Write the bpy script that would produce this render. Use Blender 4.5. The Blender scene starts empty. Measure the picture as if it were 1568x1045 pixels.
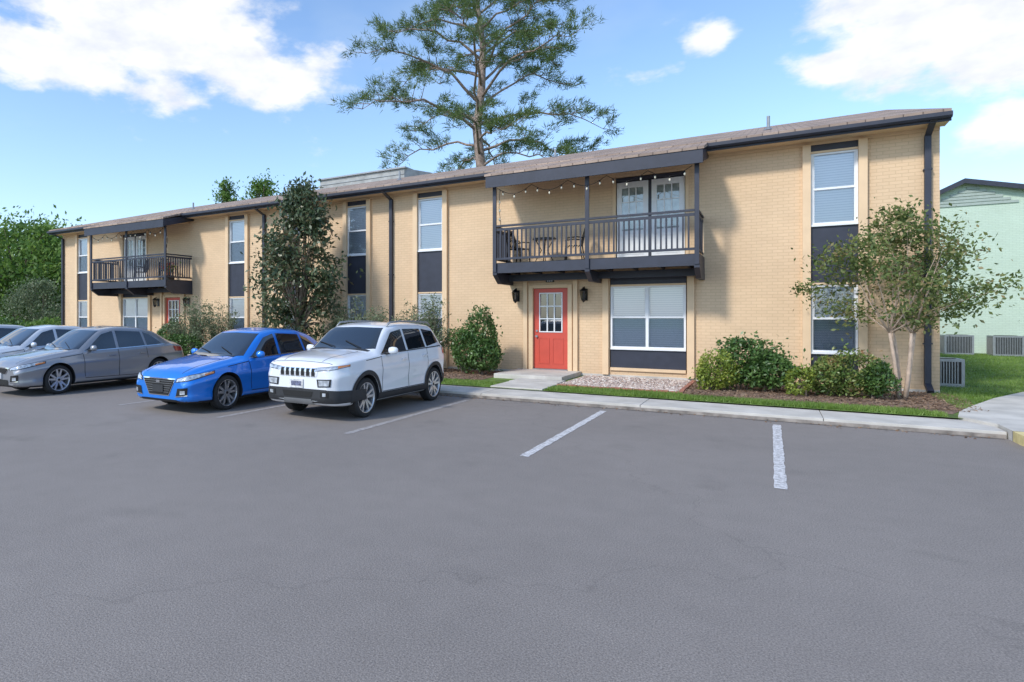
import bpy, math, random
import numpy as np
import bmesh
from mathutils import Vector, Matrix
from mathutils.bvhtree import BVHTree
R=random.Random(11)
NR=np.random.RandomState(5)
scene=bpy.context.scene
COL=scene.collection

# ------------------------------------------------------------------ materials
def new_mat(name):
    m=bpy.data.materials.new(name); m.use_nodes=True
    nt=m.node_tree; b=nt.nodes['Principled BSDF']
    return m,nt,b
def L(nt,a,b): nt.links.new(a,b)
def mat(name,col,rough=.6,metal=0,var=.08,scale=8,bump=0,bscale=60,coat=0,spec=.5):
    m,nt,b=new_mat(name)
    b.inputs['Roughness'].default_value=rough
    b.inputs['Metallic'].default_value=metal
    b.inputs['Coat Weight'].default_value=coat
    b.inputs['Coat Roughness'].default_value=.03
    b.inputs['Specular IOR Level'].default_value=spec
    tc=nt.nodes.new('ShaderNodeTexCoord')
    n=nt.nodes.new('ShaderNodeTexNoise'); n.inputs['Scale'].default_value=scale; n.inputs['Detail'].default_value=3
    L(nt,tc.outputs['Object'],n.inputs['Vector'])
    r=nt.nodes.new('ShaderNodeValToRGB')
    r.color_ramp.elements[0].position=.3; r.color_ramp.elements[1].position=.7
    r.color_ramp.elements[0].color=(*[c*(1-var) for c in col],1)
    r.color_ramp.elements[1].color=(*[min(1,c*(1+var)) for c in col],1)
    L(nt,n.outputs['Fac'],r.inputs['Fac']); L(nt,r.outputs['Color'],b.inputs['Base Color'])
    if bump:
        n2=nt.nodes.new('ShaderNodeTexNoise'); n2.inputs['Scale'].default_value=bscale; n2.inputs['Detail'].default_value=3
        L(nt,tc.outputs['Object'],n2.inputs['Vector'])
        bp=nt.nodes.new('ShaderNodeBump'); bp.inputs['Strength'].default_value=bump; bp.inputs['Distance'].default_value=.01
        L(nt,n2.outputs['Fac'],bp.inputs['Height']); L(nt,bp.outputs['Normal'],b.inputs['Normal'])
    return m
def brick_mat(name,c1,c2,mortar,bw=.22,bh=.078,ms=.008,swap=True,rough=.75,bstr=.35,var=.25,msm=.35,dirt=0):
    m,nt,b=new_mat(name); b.inputs['Roughness'].default_value=rough
    tc=nt.nodes.new('ShaderNodeTexCoord')
    vec=tc.outputs['Object']
    s=nt.nodes.new('ShaderNodeSeparateXYZ'); L(nt,vec,s.inputs[0])
    if swap:
        c=nt.nodes.new('ShaderNodeCombineXYZ'); a=nt.nodes.new('ShaderNodeMath')
        L(nt,s.outputs['X'],a.inputs[0]); L(nt,s.outputs['Y'],a.inputs[1])
        L(nt,a.outputs[0],c.inputs['X']); L(nt,s.outputs['Z'],c.inputs['Y']); v2=c.outputs[0]
    else: v2=vec
    br=nt.nodes.new('ShaderNodeTexBrick'); br.inputs['Scale'].default_value=1
    br.inputs['Brick Width'].default_value=bw; br.inputs['Row Height'].default_value=bh
    br.inputs['Mortar Size'].default_value=ms; br.inputs['Mortar Smooth'].default_value=msm
    br.inputs['Color1'].default_value=(*c1,1); br.inputs['Color2'].default_value=(*c2,1); br.inputs['Mortar'].default_value=(*mortar,1)
    L(nt,v2,br.inputs['Vector'])
    n=nt.nodes.new('ShaderNodeTexNoise'); n.inputs['Scale'].default_value=.9; n.inputs['Detail'].default_value=6; n.inputs['Roughness'].default_value=.65
    L(nt,vec,n.inputs['Vector'])
    mr=nt.nodes.new('ShaderNodeMapRange'); mr.inputs['From Min'].default_value=.3; mr.inputs['From Max'].default_value=.7
    mr.inputs['To Min'].default_value=1-var/2; mr.inputs['To Max'].default_value=1+var/2; L(nt,n.outputs['Fac'],mr.inputs['Value'])
    fac=mr.outputs[0]
    if dirt:
        d=nt.nodes.new('ShaderNodeMapRange'); d.inputs['From Min'].default_value=.15; d.inputs['From Max'].default_value=.75; d.inputs['To Min'].default_value=1-dirt; d.inputs['To Max'].default_value=1
        a2=nt.nodes.new('ShaderNodeMath'); a2.operation='MULTIPLY_ADD'; a2.inputs[1].default_value=.5; L(nt,n.outputs['Fac'],a2.inputs[0]); L(nt,s.outputs['Z'],a2.inputs[2])
        L(nt,a2.outputs[0],d.inputs['Value']); mm=nt.nodes.new('ShaderNodeMath'); mm.operation='MULTIPLY'; L(nt,fac,mm.inputs[0]); L(nt,d.outputs[0],mm.inputs[1]); fac=mm.outputs[0]
    mx=nt.nodes.new('ShaderNodeVectorMath'); mx.operation='SCALE'; L(nt,br.outputs['Color'],mx.inputs[0]); L(nt,fac,mx.inputs['Scale'])
    L(nt,mx.outputs[0],b.inputs['Base Color'])
    bp=nt.nodes.new('ShaderNodeBump'); bp.invert=True; bp.inputs['Strength'].default_value=bstr; bp.inputs['Distance'].default_value=.012
    L(nt,br.outputs['Fac'],bp.inputs['Height']); L(nt,bp.outputs['Normal'],b.inputs['Normal'])
    return m
def leaf_mat(name,cols,trans=.35,rough=.5,nscale=1.2):
    m,nt,b=new_mat(name)
    g=nt.nodes.new('ShaderNodeNewGeometry'); tc=nt.nodes.new('ShaderNodeTexCoord')
    n=nt.nodes.new('ShaderNodeTexNoise'); n.inputs['Scale'].default_value=nscale; n.inputs['Detail'].default_value=1
    L(nt,tc.outputs['Object'],n.inputs['Vector'])
    a=nt.nodes.new('ShaderNodeMath'); a.operation='MULTIPLY_ADD'; a.inputs[1].default_value=.6
    s=nt.nodes.new('ShaderNodeMath'); s.operation='MULTIPLY_ADD'; s.inputs[1].default_value=1.3; s.inputs[2].default_value=-.45
    L(nt,n.outputs['Fac'],s.inputs[0]); L(nt,g.outputs['Random Per Island'],a.inputs[0]); L(nt,s.outputs[0],a.inputs[2])
    r=nt.nodes.new('ShaderNodeValToRGB'); els=r.color_ramp.elements
    while len(els)<len(cols): els.new(.5)
    for i,c in enumerate(cols):
        els[i].position=i/(len(cols)-1); els[i].color=(*c,1)
    L(nt,a.outputs[0],r.inputs['Fac']); L(nt,r.outputs['Color'],b.inputs['Base Color'])
    b.inputs['Roughness'].default_value=rough
    t=nt.nodes.new('ShaderNodeBsdfTranslucent'); L(nt,r.outputs['Color'],t.inputs['Color'])
    mx=nt.nodes.new('ShaderNodeMixShader'); mx.inputs[0].default_value=trans
    out=nt.nodes['Material Output']; L(nt,b.outputs[0],mx.inputs[1]); L(nt,t.outputs[0],mx.inputs[2]); L(nt,mx.outputs[0],out.inputs['Surface'])
    return m

WALL=brick_mat('painted_brick_cream',(.715,.512,.322),(.68,.485,.302),(.60,.425,.26),var=.12,dirt=.14)
WALLG=brick_mat('painted_brick_pale_green',(.54,.65,.53),(.51,.62,.50),(.45,.55,.45),var=.1)
SHING=brick_mat('shingles_brown',(.40,.30,.235),(.27,.20,.16),(.15,.11,.09),bw=.32,bh=.14,ms=.012,swap=False,rough=.9,bstr=.8,var=.6)
TRIM=mat('cream_trim',(.735,.53,.33),.6,var=.05,scale=3,bump=.1)
DARK=mat('navy_charcoal_paint',(.028,.032,.050),.5,var=.15,scale=4,bump=.1)
WHITE=mat('white_vinyl',(.78,.79,.80),.4,var=.03)
RED=mat('red_door_paint',(.56,.08,.05),.42,var=.06,scale=3)
BLACKM=mat('black_metal',(.012,.012,.014),.35,.3)
CONC=mat('concrete',(.53,.50,.45),.85,var=.16,scale=2.2,bump=.4,bscale=90)
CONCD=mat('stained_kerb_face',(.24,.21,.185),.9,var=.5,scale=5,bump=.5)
YELLOW=mat('yellow_kerb_paint',(.66,.54,.25),.7,var=.15)
PLANK=mat('deck_wood_dark',(.03,.032,.042),.6,var=.2,scale=12)
INT=mat('dark_interior',(.05,.055,.06),.8)
METG=mat('grey_metal',(.30,.31,.32),.45,.5,var=.1)
ROOFG=mat('grey_roofing',(.36,.37,.36),.8,var=.2,scale=3)
BULB=mat('bulb_glass',(.8,.75,.6),.2)
LOUV=mat('louvre_grey_green',(.36,.42,.38),.6)

def blind_mat():
    m,nt,b=new_mat('window_blinds'); tc=nt.nodes.new('ShaderNodeTexCoord'); s=nt.nodes.new('ShaderNodeSeparateXYZ')
    L(nt,tc.outputs['Object'],s.inputs[0]); k=nt.nodes.new('ShaderNodeMath'); k.operation='MULTIPLY'; k.inputs[1].default_value=17
    f=nt.nodes.new('ShaderNodeMath'); f.operation='FRACT'; L(nt,s.outputs['Z'],k.inputs[0]); L(nt,k.outputs[0],f.inputs[0])
    r=nt.nodes.new('ShaderNodeValToRGB'); e=r.color_ramp.elements; e[0].position=0; e[0].color=(.50,.55,.62,1); e[1].position=.3; e[1].color=(.90,.92,.94,1)
    x=e.new(.85); x.color=(.84,.86,.89,1)
    L(nt,f.outputs[0],r.inputs[0]); L(nt,r.outputs[0],b.inputs['Base Color']); b.inputs['Roughness'].default_value=.7
    return m
BLIND=blind_mat()
def glass_mat(name,tint=(.90,.93,.96),glossy=.16):
    m=bpy.data.materials.new(name); m.use_nodes=True; nt=m.node_tree; nt.nodes.clear()
    o=nt.nodes.new('ShaderNodeOutputMaterial'); t=nt.nodes.new('ShaderNodeBsdfTransparent'); g=nt.nodes.new('ShaderNodeBsdfGlossy')
    t.inputs[0].default_value=(*tint,1); g.inputs['Roughness'].default_value=.02
    fr=nt.nodes.new('ShaderNodeFresnel'); fr.inputs[0].default_value=1.5
    a=nt.nodes.new('ShaderNodeMath'); a.operation='ADD'; a.inputs[1].default_value=glossy-.04; a.use_clamp=True
    L(nt,fr.outputs[0],a.inputs[0]); mx=nt.nodes.new('ShaderNodeMixShader'); L(nt,a.outputs[0],mx.inputs[0]); L(nt,t.outputs[0],mx.inputs[1]); L(nt,g.outputs[0],mx.inputs[2]); L(nt,mx.outputs[0],o.inputs[0])
    return m
GLASS=glass_mat('window_glass')
SCREEN=glass_mat('insect_screen',(.76,.79,.82),.04)
SCG=glass_mat('sconce_glass',(.6,.55,.45),.1)

# ------------------------------------------------------------------ mesh builder
class MB:
    def __init__(s): s.v=[];s.f=[];s.m=[];s.mats=[]
    def mi(s,m):
        if m not in s.mats: s.mats.append(m)
        return s.mats.index(m)
    def add(s,vs,fs,m):
        o=len(s.v); s.v+= [tuple(p) for p in vs]; i=s.mi(m)
        for f in fs: s.f.append([o+k for k in f]); s.m.append(i)
    def box(s,x0,x1,y0,y1,z0,z1,m):
        x0,x1=min(x0,x1),max(x0,x1); y0,y1=min(y0,y1),max(y0,y1)
        v=[(x0,y0,z0),(x1,y0,z0),(x1,y1,z0),(x0,y1,z0),(x0,y0,z1),(x1,y0,z1),(x1,y1,z1),(x0,y1,z1)]
        s.add(v,[(3,2,1,0),(4,5,6,7),(0,1,5,4),(1,2,6,5),(2,3,7,6),(3,0,4,7)],m)
    def quad(s,p,m): s.add(p,[tuple(range(len(p)))],m)
    def prismx(s,poly,x0,x1,m):   # poly in (y,z)
        n=len(poly); v=[(x0,a,b) for a,b in poly]+[(x1,a,b) for a,b in poly]
        s.add(v,[tuple(range(n))[::-1],tuple(range(n,2*n))]+[(i,(i+1)%n,n+(i+1)%n,n+i) for i in range(n)],m)
    def prismz(s,poly,z0,z1,m):
        n=len(poly); v=[(a,b,z0) for a,b in poly]+[(a,b,z1) for a,b in poly]
        s.add(v,[tuple(range(n))[::-1],tuple(range(n,2*n))]+[(i,(i+1)%n,n+(i+1)%n,n+i) for i in range(n)],m)
    def tube(s,pts,rad,n,m,cap=True):
        pts=[Vector(p) for p in pts]
        if not hasattr(rad,'__len__'): rad=[rad]*len(pts)
        vs=[];fs=[]
        for i,p in enumerate(pts):
            d=(pts[min(i+1,len(pts)-1)]-pts[max(i-1,0)])
            if d.length<1e-6: d=Vector((0,0,1))
            d.normalize(); a=Vector((0,0,1)) if abs(d.z)<.9 else Vector((0,1,0))
            u=d.cross(a).normalized(); w=d.cross(u)
            for k in range(n):
                t=2*math.pi*k/n; vs.append(p+(u*math.cos(t)+w*math.sin(t))*rad[i])
        for i in range(len(pts)-1):
            for k in range(n):
                fs.append((i*n+k,i*n+(k+1)%n,(i+1)*n+(k+1)%n,(i+1)*n+k))
        if cap: fs+= [tuple(range(n))[::-1],tuple(range((len(pts)-1)*n,len(pts)*n))]
        s.add(vs,fs,m)
    def lathex(s,xs,rs,n,m):
        vs=[(x,r*math.cos(2*math.pi*k/n),r*math.sin(2*math.pi*k/n)) for x,r in zip(xs,rs) for k in range(n)]
        s.add(vs,[(i*n+k,i*n+(k+1)%n,(i+1)*n+(k+1)%n,(i+1)*n+k) for i in range(len(xs)-1) for k in range(n)],m)
    def obj(s,name,parent=None,smooth=False,bevel=0,loc=None,fix=False):
        me=bpy.data.meshes.new(name); me.from_pydata(s.v,[],s.f)
        for m in s.mats: me.materials.append(m)
        me.polygons.foreach_set('material_index',s.m)
        if smooth: me.polygons.foreach_set('use_smooth',[True]*len(s.f))
        me.update()
        if fix:
            bm=bmesh.new(); bm.from_mesh(me); bmesh.ops.recalc_face_normals(bm,faces=bm.faces); bm.to_mesh(me); bm.free()
        o=bpy.data.objects.new(name,me); COL.objects.link(o)
        if parent: o.parent=parent
        if loc: o.location=loc
        if bevel:
            b=o.modifiers.new('bevel','BEVEL'); b.width=bevel; b.segments=2; b.limit_method='ANGLE'
        return o
def empty(name,loc=(0,0,0)):
    e=bpy.data.objects.new(name,None); e.empty_display_size=.3; e.location=loc; COL.objects.link(e); return e

# ------------------------------------------------------------------ camera
cam=bpy.data.cameras.new('camera'); co=bpy.data.objects.new('camera',cam); COL.objects.link(co)
co.location=(0,0,1.82); co.rotation_euler=(math.radians(90),0,math.radians(32.92))
cam.sensor_width=36; cam.lens=21.73; cam.shift_x=.1384; cam.shift_y=-.0245; cam.clip_end=3000; cam.clip_start=.1
scene.camera=co

# ------------------------------------------------------------------ ground
FY=18.0; GZ=.14
asph,nt,b=new_mat('asphalt')
b.inputs['Roughness'].default_value=.88
tc=nt.nodes.new('ShaderNodeTexCoord')
def noi(sc,det=6,ro=.6,dist=0):
    n=nt.nodes.new('ShaderNodeTexNoise'); n.inputs['Scale'].default_value=sc; n.inputs['Detail'].default_value=det; n.inputs['Roughness'].default_value=ro; n.inputs['Distortion'].default_value=dist
    L(nt,tc.outputs['Object'],n.inputs['Vector']); return n.outputs['Fac']
def rng(src,a,b_,c,d):
    m=nt.nodes.new('ShaderNodeMapRange'); m.inputs['From Min'].default_value=a; m.inputs['From Max'].default_value=b_; m.inputs['To Min'].default_value=c; m.inputs['To Max'].default_value=d
    L(nt,src,m.inputs['Value']); return m.outputs[0]
def mul(x,y):
    m=nt.nodes.new('ShaderNodeMath'); m.operation='MULTIPLY'; L(nt,x,m.inputs[0]); L(nt,y,m.inputs[1]); return m.outputs[0]
k=mul(mul(rng(noi(.22,4,.55,.3),.32,.68,.91,1.08),rng(noi(85,2,.8),.3,.7,.56,1.46)),rng(noi(3.0,4,.7),.3,.7,.95,1.05))
k=mul(k,rng(noi(.9,3,.55,.2),.62,.76,1,.84))
vo=nt.nodes.new('ShaderNodeTexVoronoi'); vo.feature='DISTANCE_TO_EDGE'; vo.inputs['Scale'].default_value=.12
wv=nt.nodes.new('ShaderNodeTexNoise'); wv.inputs['Scale'].default_value=1.1; wv.inputs['Detail'].default_value=4; L(nt,tc.outputs['Object'],wv.inputs['Vector'])
vm=nt.nodes.new('ShaderNodeVectorMath'); vm.operation='MULTIPLY_ADD'; vm.inputs[1].default_value=(1.6,1.6,0); L(nt,wv.outputs['Color'],vm.inputs[0]); L(nt,tc.outputs['Object'],vm.inputs[2]); L(nt,vm.outputs[0],vo.inputs['Vector'])
k=mul(k,rng(vo.outputs['Distance'],0.0,.0025,.88,1))
sc=nt.nodes.new('ShaderNodeVectorMath'); sc.operation='SCALE'; sc.inputs[0].default_value=(.218,.194,.176); L(nt,k,sc.inputs['Scale'])
L(nt,sc.outputs[0],b.inputs['Base Color'])
bp=nt.nodes.new('ShaderNodeBump'); bp.inputs['Strength'].default_value=.7; bp.inputs['Distance'].default_value=.006; L(nt,noi(100,2),bp.inputs['Height']); L(nt,bp.outputs[0],b.inputs['Normal'])

GRASSG=mat('grass_ground',(.12,.19,.035),.95,var=.5,scale=3,bump=.8,bscale=40)
MULCH=mat('mulch',(.20,.13,.09),.95,var=.6,scale=35,bump=1,bscale=60)
m=MB(); m.quad([(-600,-600,-.06),(600,-600,-.06),(600,1500,-.06),(-600,1500,-.06)],GRASSG); m.obj('ground')
m=MB(); m.quad([(-120,-60,0),(60,-60,0),(60,12.79,0),(-120,12.79,0)],asph); m.obj('asphalt_parking_lot')
m=MB(); m.quad([(-120,13.85,GZ-.01),(60,13.85,GZ-.01),(400,900,GZ-.01),(-600,900,GZ-.01),(-600,13.85,GZ-.01)],GRASSG); m.obj('lawn')
m=MB()
x=-62.0
while x<2.8:
    x2=min(x+R.uniform(2.6,3.4),2.95); m.box(x,x2-.010,12.81,13.9,-.05,.105+R.uniform(-.003,.003),CONC); x=x2
m.box(-62,2.9,12.86,13.86,-.05,.09,mat('joint_dark',(.12,.11,.10),.9))
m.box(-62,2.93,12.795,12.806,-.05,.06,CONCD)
m.obj('pavement',bevel=.010)
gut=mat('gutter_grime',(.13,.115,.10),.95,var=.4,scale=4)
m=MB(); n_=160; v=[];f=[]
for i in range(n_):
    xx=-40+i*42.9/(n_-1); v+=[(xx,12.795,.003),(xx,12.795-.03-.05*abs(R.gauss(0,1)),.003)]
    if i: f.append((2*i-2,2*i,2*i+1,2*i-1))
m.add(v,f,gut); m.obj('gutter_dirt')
m=MB()
m.box(-5.6,-4.35,13.91,15.2,0,.16,CONC); m.box(-5.62,-4.4,15.212,16.0,0,.165,CONC)
m.box(-6.35,-4.5,16.01,17.98,0,.25,CONC)
m.obj('entrance_path',bevel=.012)
m=MB()
lft=[(2.955,12.6),(2.955,13.3),(2.62,13.95),(2.78,14.7),(3.1,15.6),(3.8,17.4),(4.75,19.4),(6.5,22.5),(9,25),(14,28)]
rgt=[(9,12.6),(8,13.3),(6.5,13.95),(5.6,14.7),(5.5,15.6),(5.9,17.2),(6.6,19),(8.2,21.5),(10.4,23.6),(15,26.4)]
for i in range(len(lft)-1):
    a,b2,c,d=lft[i],rgt[i],rgt[i+1],lft[i+1]
    m.add([(*a,.150),(*b2,.150),(*c,.150),(*d,.150),(*a,0),(*d,0)],[(0,1,2,3),(4,0,3,5)],CONC)
m.obj('curved_path')
m=MB(); 
isl=[(2.97,12.62),(2.97,12.3),(3.02,11.8),(3.2,11.2),(3.7,10.4),(4.6,9.9),(9,9.6),(9,12.62)]
m.prismz(isl,-.05,.14,CONC)
for i in range(6):
    a=Vector((*isl[i],0)); c=Vector((*isl[i+1],0)); d=(c-a).normalized(); nn=Vector((d.y,-d.x,0))
    if nn.dot(Vector((-1,-1,0)))<0: nn=-nn
    p=[a-nn*.13,c-nn*.13,c+nn*.015,a+nn*.015]
    m.add([(q.x,q.y,.146) for q in p]+[(q.x,q.y,0.0) for q in p],[(0,1,2,3),(3,2,6,7)],YELLOW)
m.obj('kerb_island')
def linemat(name,a,c,p0=.38,p1=.56):
    global nt,tc
    m,nt,b=new_mat(name); b.inputs['Roughness'].default_value=.8
    tc=nt.nodes.new('ShaderNodeTexCoord'); n=noi(16,6,.8)
    r=nt.nodes.new('ShaderNodeValToRGB'); r.color_ramp.elements[0].position=p0; r.color_ramp.elements[0].color=(*a,1); r.color_ramp.elements[1].position=p1; r.color_ramp.elements[1].color=(*c,1)
    L(nt,n,r.inputs[0]); L(nt,r.outputs[0],b.inputs['Base Color']); return m
lm=linemat('worn_white_paint',(.25,.235,.225),(.66,.65,.65))
lm2=linemat('faded_white_paint',(.23,.21,.20),(.46,.44,.43),.40,.66)
m=MB()
for xc in [.09,-2.68,-5.5,-8.3,-11.15,-14.0,-16.9,-19.8,-22.6,-25.4]:
    n_=40; v=[];f=[]
    for i in range(n_):
        yy=7.8+4.55*i/(n_-1); v+=[(xc-.058+R.gauss(0,.004),yy,.004),(xc+.058+R.gauss(0,.004),yy,.004)]
        if i: f.append((2*i-2,2*i-1,2*i+1,2*i))
    m.add(v,f,lm if xc>-4 else lm2)
m.obj('parking_markings')
m=MB()
def sheet(poly,z,mt): m.quad([(a,b_,z) for a,b_ in poly],mt)
sheet([(-1.6,14.75),(0,14.55),(2.0,14.35),(2.62,14.3),(2.9,15.1),(3.35,16.6),(3.3,18.3),(-1.6,18.3)],.137,MULCH)
sheet([(-30,14.9),(-8,14.9),(-6.4,15.3),(-6.4,18.3),(-30,18.3)],.137,MULCH)
m.obj('mulch_bed')
def flakes(poly_rects):
    return np.concatenate([np.stack([NR.uniform(x0,x1,k),NR.uniform(y0,y1,k),NR.uniform(.14,.165,k)],1) for (x0,x1,y0,y1,k) in poly_rects])
BR=mat('edging_brick',(.36,.15,.10),.85,var=.3,scale=10)
m=MB()
for i in range(11): m.box(-4.3+i*.245,-4.3+i*.245+.225,14.86,14.96,.1,.18+R.uniform(-.01,.01),BR)
for i in range(12): m.box(-1.69,-1.6,14.98+i*.24,15.2+i*.24,.1,.18+R.uniform(-.01,.01),BR)
m.obj('brick_edging',bevel=.008)
bm=bmesh.new(); bmesh.ops.create_icosphere(bm,subdivisions=1,radius=1); iv=np.array([v.co[:] for v in bm.verts]); fi=[[v.index for v in f.verts] for f in bm.faces]; bm.free()
PEB=[mat('pebble_%d'%i,c,.8) for i,c in enumerate([(.55,.44,.37),(.42,.31,.26),(.66,.59,.52),(.34,.27,.24)])]
m=MB()
sheet([(-4.4,14.96),(-1.69,14.96),(-1.69,18.2),(-4.4,18.2)],.136,mat('pebble_base',(.40,.31,.26),.9,var=.4,scale=30))
for i in range(2600):
    s=R.uniform(.016,.036); c=np.array([R.uniform(-4.35,-1.72),14.98+3*R.random()**1.2,.145]); q=np.array([R.uniform(.8,1.4),R.uniform(.8,1.4),.6])
    m.add((iv*s*q+c).tolist(),fi,R.choice(PEB))
m.obj('pebble_bed',smooth=True)

# ------------------------------------------------------------------ leaf cloud
def tri_mesh(name,v,k,mt,parent):
    N=len(v)//k
    me=bpy.data.meshes.new(name); me.vertices.add(k*N); me.vertices.foreach_set('co',v.astype(np.float32).ravel())
    me.loops.add(k*N); me.loops.foreach_set('vertex_index',np.arange(k*N,dtype=np.int32))
    me.polygons.add(N); me.polygons.foreach_set('loop_start',np.arange(0,k*N,k,dtype=np.int32)); 
    me.update(calc_edges=True); me.validate(); me.materials.append(mt)
    o=bpy.data.objects.new(name,me); COL.objects.link(o)
    if parent: o.parent=parent
    return o
def leafcloud(name,cent,size,mt,aspect=.45,parent=None,flat=0,sizevar=.35):
    N=len(cent); cent=np.asarray(cent)
    a=NR.normal(size=(N,3)); a[:,2]*=(1-flat*.5); a/=np.linalg.norm(a,axis=1)[:,None]
    b_=NR.normal(size=(N,3)); b_-=a*(a*b_).sum(1)[:,None]; b_/=np.linalg.norm(b_,axis=1)[:,None]
    s=size*(1+sizevar*NR.uniform(-1,1,N))[:,None]
    nrm=np.cross(a,b_)
    v=np.stack([cent-a*s*.5, cent+b_*s*aspect*.5+nrm*s*.06, cent+a*s*.5, cent-b_*s*aspect*.5+nrm*s*.06],1).reshape(-1,3)
    return tri_mesh(name,v,4,mt,parent)
def blades(name,base,h,w,mt,parent=None,dirs=None,spread=.5):
    N=len(base); base=np.asarray(base,float)
    if dirs is None:
        d=NR.normal(size=(N,3))*spread; d[:,2]=1
    else: d=np.asarray(dirs,float)
    d/=np.linalg.norm(d,axis=1)[:,None]
    hh=h*NR.uniform(.5,1.2,N)[:,None]
    s=np.cross(d,NR.normal(size=(N,3))); s/=np.linalg.norm(s,axis=1)[:,None]
    v=np.stack([base-s*w/2,base+s*w/2,base+d*hh],1).reshape(-1,3)
    return tri_mesh(name,v,3,mt,parent)
LG=leaf_mat('grass_blades',[(.08,.15,.02),(.17,.28,.045),(.28,.38,.09)],.3,nscale=.8)
def rect(n,x0,x1,y0,y1): return np.stack([NR.uniform(x0,x1,n),NR.uniform(y0,y1,n),np.full(n,GZ-.01)],1)
gb=[rect(14000,-4.3,2.5,13.92,14.35),rect(4000,-4.3,-1.6,14.3,14.85),rect(3500,-1.6,2.3,14.3,14.6),rect(9000,-14,-5.65,13.92,14.9)]
r1=rect(60000,3.3,12,18.0,37); px=np.interp(r1[:,1],[p[1] for p in lft],[p[0] for p in lft]); px2=np.interp(r1[:,1],[p[1] for p in rgt],[p[0] for p in rgt])
r1=r1[((r1[:,0]<px-.03)|(r1[:,0]>px2))]
r2=rect(9000,2.85,5,14.3,18.5); px=np.interp(r2[:,1],[p[1] for p in lft],[p[0] for p in lft]); r2=r2[r2[:,0]<px-.02]
blades('grass',np.concatenate(gb+[r1,r2]),.075,.012,LG)
CHIP=leaf_mat('bark_chips',[(.10,.06,.04),(.22,.14,.09),(.36,.26,.18)],.0,.9,3)
leafcloud('bark_chips',flakes([(-1.6,2.9,14.6,17.9,5200),(-8.5,-6.4,14.95,17.9,1500),(2.3,3.2,14.8,17.9,600)]),.055,CHIP,.4,None,1.6)
fl=np.stack([NR.uniform(-12,2.8,260),12.78-np.abs(NR.normal(size=260))*.12,np.full(260,.012)],1)
leafcloud('dead_leaves',fl,.045,CHIP,.5,None,1.9)

# ------------------------------------------------------------------ apartment building
B=empty('apartment_building')
AX=-27.3
strips=[]
base=[(.64,1.85),(-9.92,-8.68),(-12.76,-11.6)]
for a,c in base: strips+= [(a,c),(AX-c,AX-a)]
PW=.16
holes=[]
for a,c in strips: holes.append((a+PW-.02,c-PW+.02,.30,5.72+.2))
def units():
    yield lambda x:x
    yield lambda x:AX-x
dr=(-5.99,-4.79,.2,2.72); dw=(-3.74,-1.83,.32,2.9); fd=(-3.66,-1.78,3.32,5.62)
for f in units():
    for h in (dr,dw,fd):
        a,c=sorted((f(h[0]),f(h[1]))); holes.append((a,c,h[2],h[3]))
X0,X1=-30.4,3.09
def wall_holes(mb,x0,x1,z0,z1,holes,y,mt,depth=.16):
    xs=sorted({x0,x1}|{v for h in holes for v in h[:2]}); zs=sorted({z0,z1}|{v for h in holes for v in h[2:]})
    for i in range(len(xs)-1):
        for j in range(len(zs)-1):
            cx=(xs[i]+xs[i+1])/2; cz=(zs[j]+zs[j+1])/2
            if any(h[0]<cx<h[1] and h[2]<cz<h[3] for h in holes): continue
            mb.quad([(xs[i],y,zs[j]),(xs[i+1],y,zs[j]),(xs[i+1],y,zs[j+1]),(xs[i],y,zs[j+1])],mt)
    for a,c,e,g in holes:
        mb.quad([(a,y,e),(a,y,g),(a,y+depth,g),(a,y+depth,e)],mt); mb.quad([(c,y,g),(c,y,e),(c,y+depth,e),(c,y+depth,g)],mt)
        mb.quad([(a,y,e),(a,y+depth,e),(c,y+depth,e),(c,y,e)],mt); mb.quad([(a,y+depth,g),(a,y,g),(c,y,g),(c,y+depth,g)],mt)
m=MB(); wall_holes(m,X0,X1,.2,5.98,holes,FY,WALL)
m.quad([(X1,FY,0),(X1,34,0),(X1,34,6.1),(X1,25.9,8.4),(X1,FY,6.1)],WALL)
m.quad([(X0,34,0),(X0,FY,0),(X0,FY,6.1),(X0,25.9,8.4),(X0,34,6.1)],WALL)
m.quad([(X1,34,0),(X0,34,0),(X0,34,6.1),(X1,34,6.1)],WALL)
m.obj('walls',B)
m=MB(); m.box(X0,X1,FY-.02,FY+.15,-.02,.2,CONC); m.box(X0+.1,X1-.1,FY+.5,FY+.55,.0,5.9,INT); m.obj('foundation',B)
m=MB()
RX0,RX1=-30.6,3.17
m.prismx([(17.38,6.15),(25.9,8.50),(34.4,6.15),(34.4,6.08),(25.9,8.43),(17.38,6.08)],RX0,RX1,SHING)
m.obj('roof',B,fix=True)
m=MB()
bal=[(-6.74,-1.33),tuple(sorted((AX+6.74,AX+1.33)))]
segs=[]; cur=RX0
for a,c in sorted(bal): segs.append((cur,a)); cur=c
segs.append((cur,RX1))
for a,c in segs:
    m.box(a,c,17.40,17.44,5.90,6.075,DARK)
    m.prismx([(17.38,6.05),(17.27,6.07),(17.27,5.99),(17.31,5.95),(17.38,5.95)],a,c,DARK)
    m.box(a,c,17.44,18.0,5.93,5.96,TRIM)
m.box(X0,X1,17.975,17.997,5.86,5.93,TRIM)
for xe in (RX0,RX1-.04):
    m.prismx([(17.44,6.075),(25.9,8.425),(25.9,8.2),(17.44,5.9)],xe,xe+.04,DARK)
    m.prismx([(25.9,8.425),(34.4,6.075),(34.4,5.9),(25.9,8.2)],xe,xe+.04,DARK)
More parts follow.
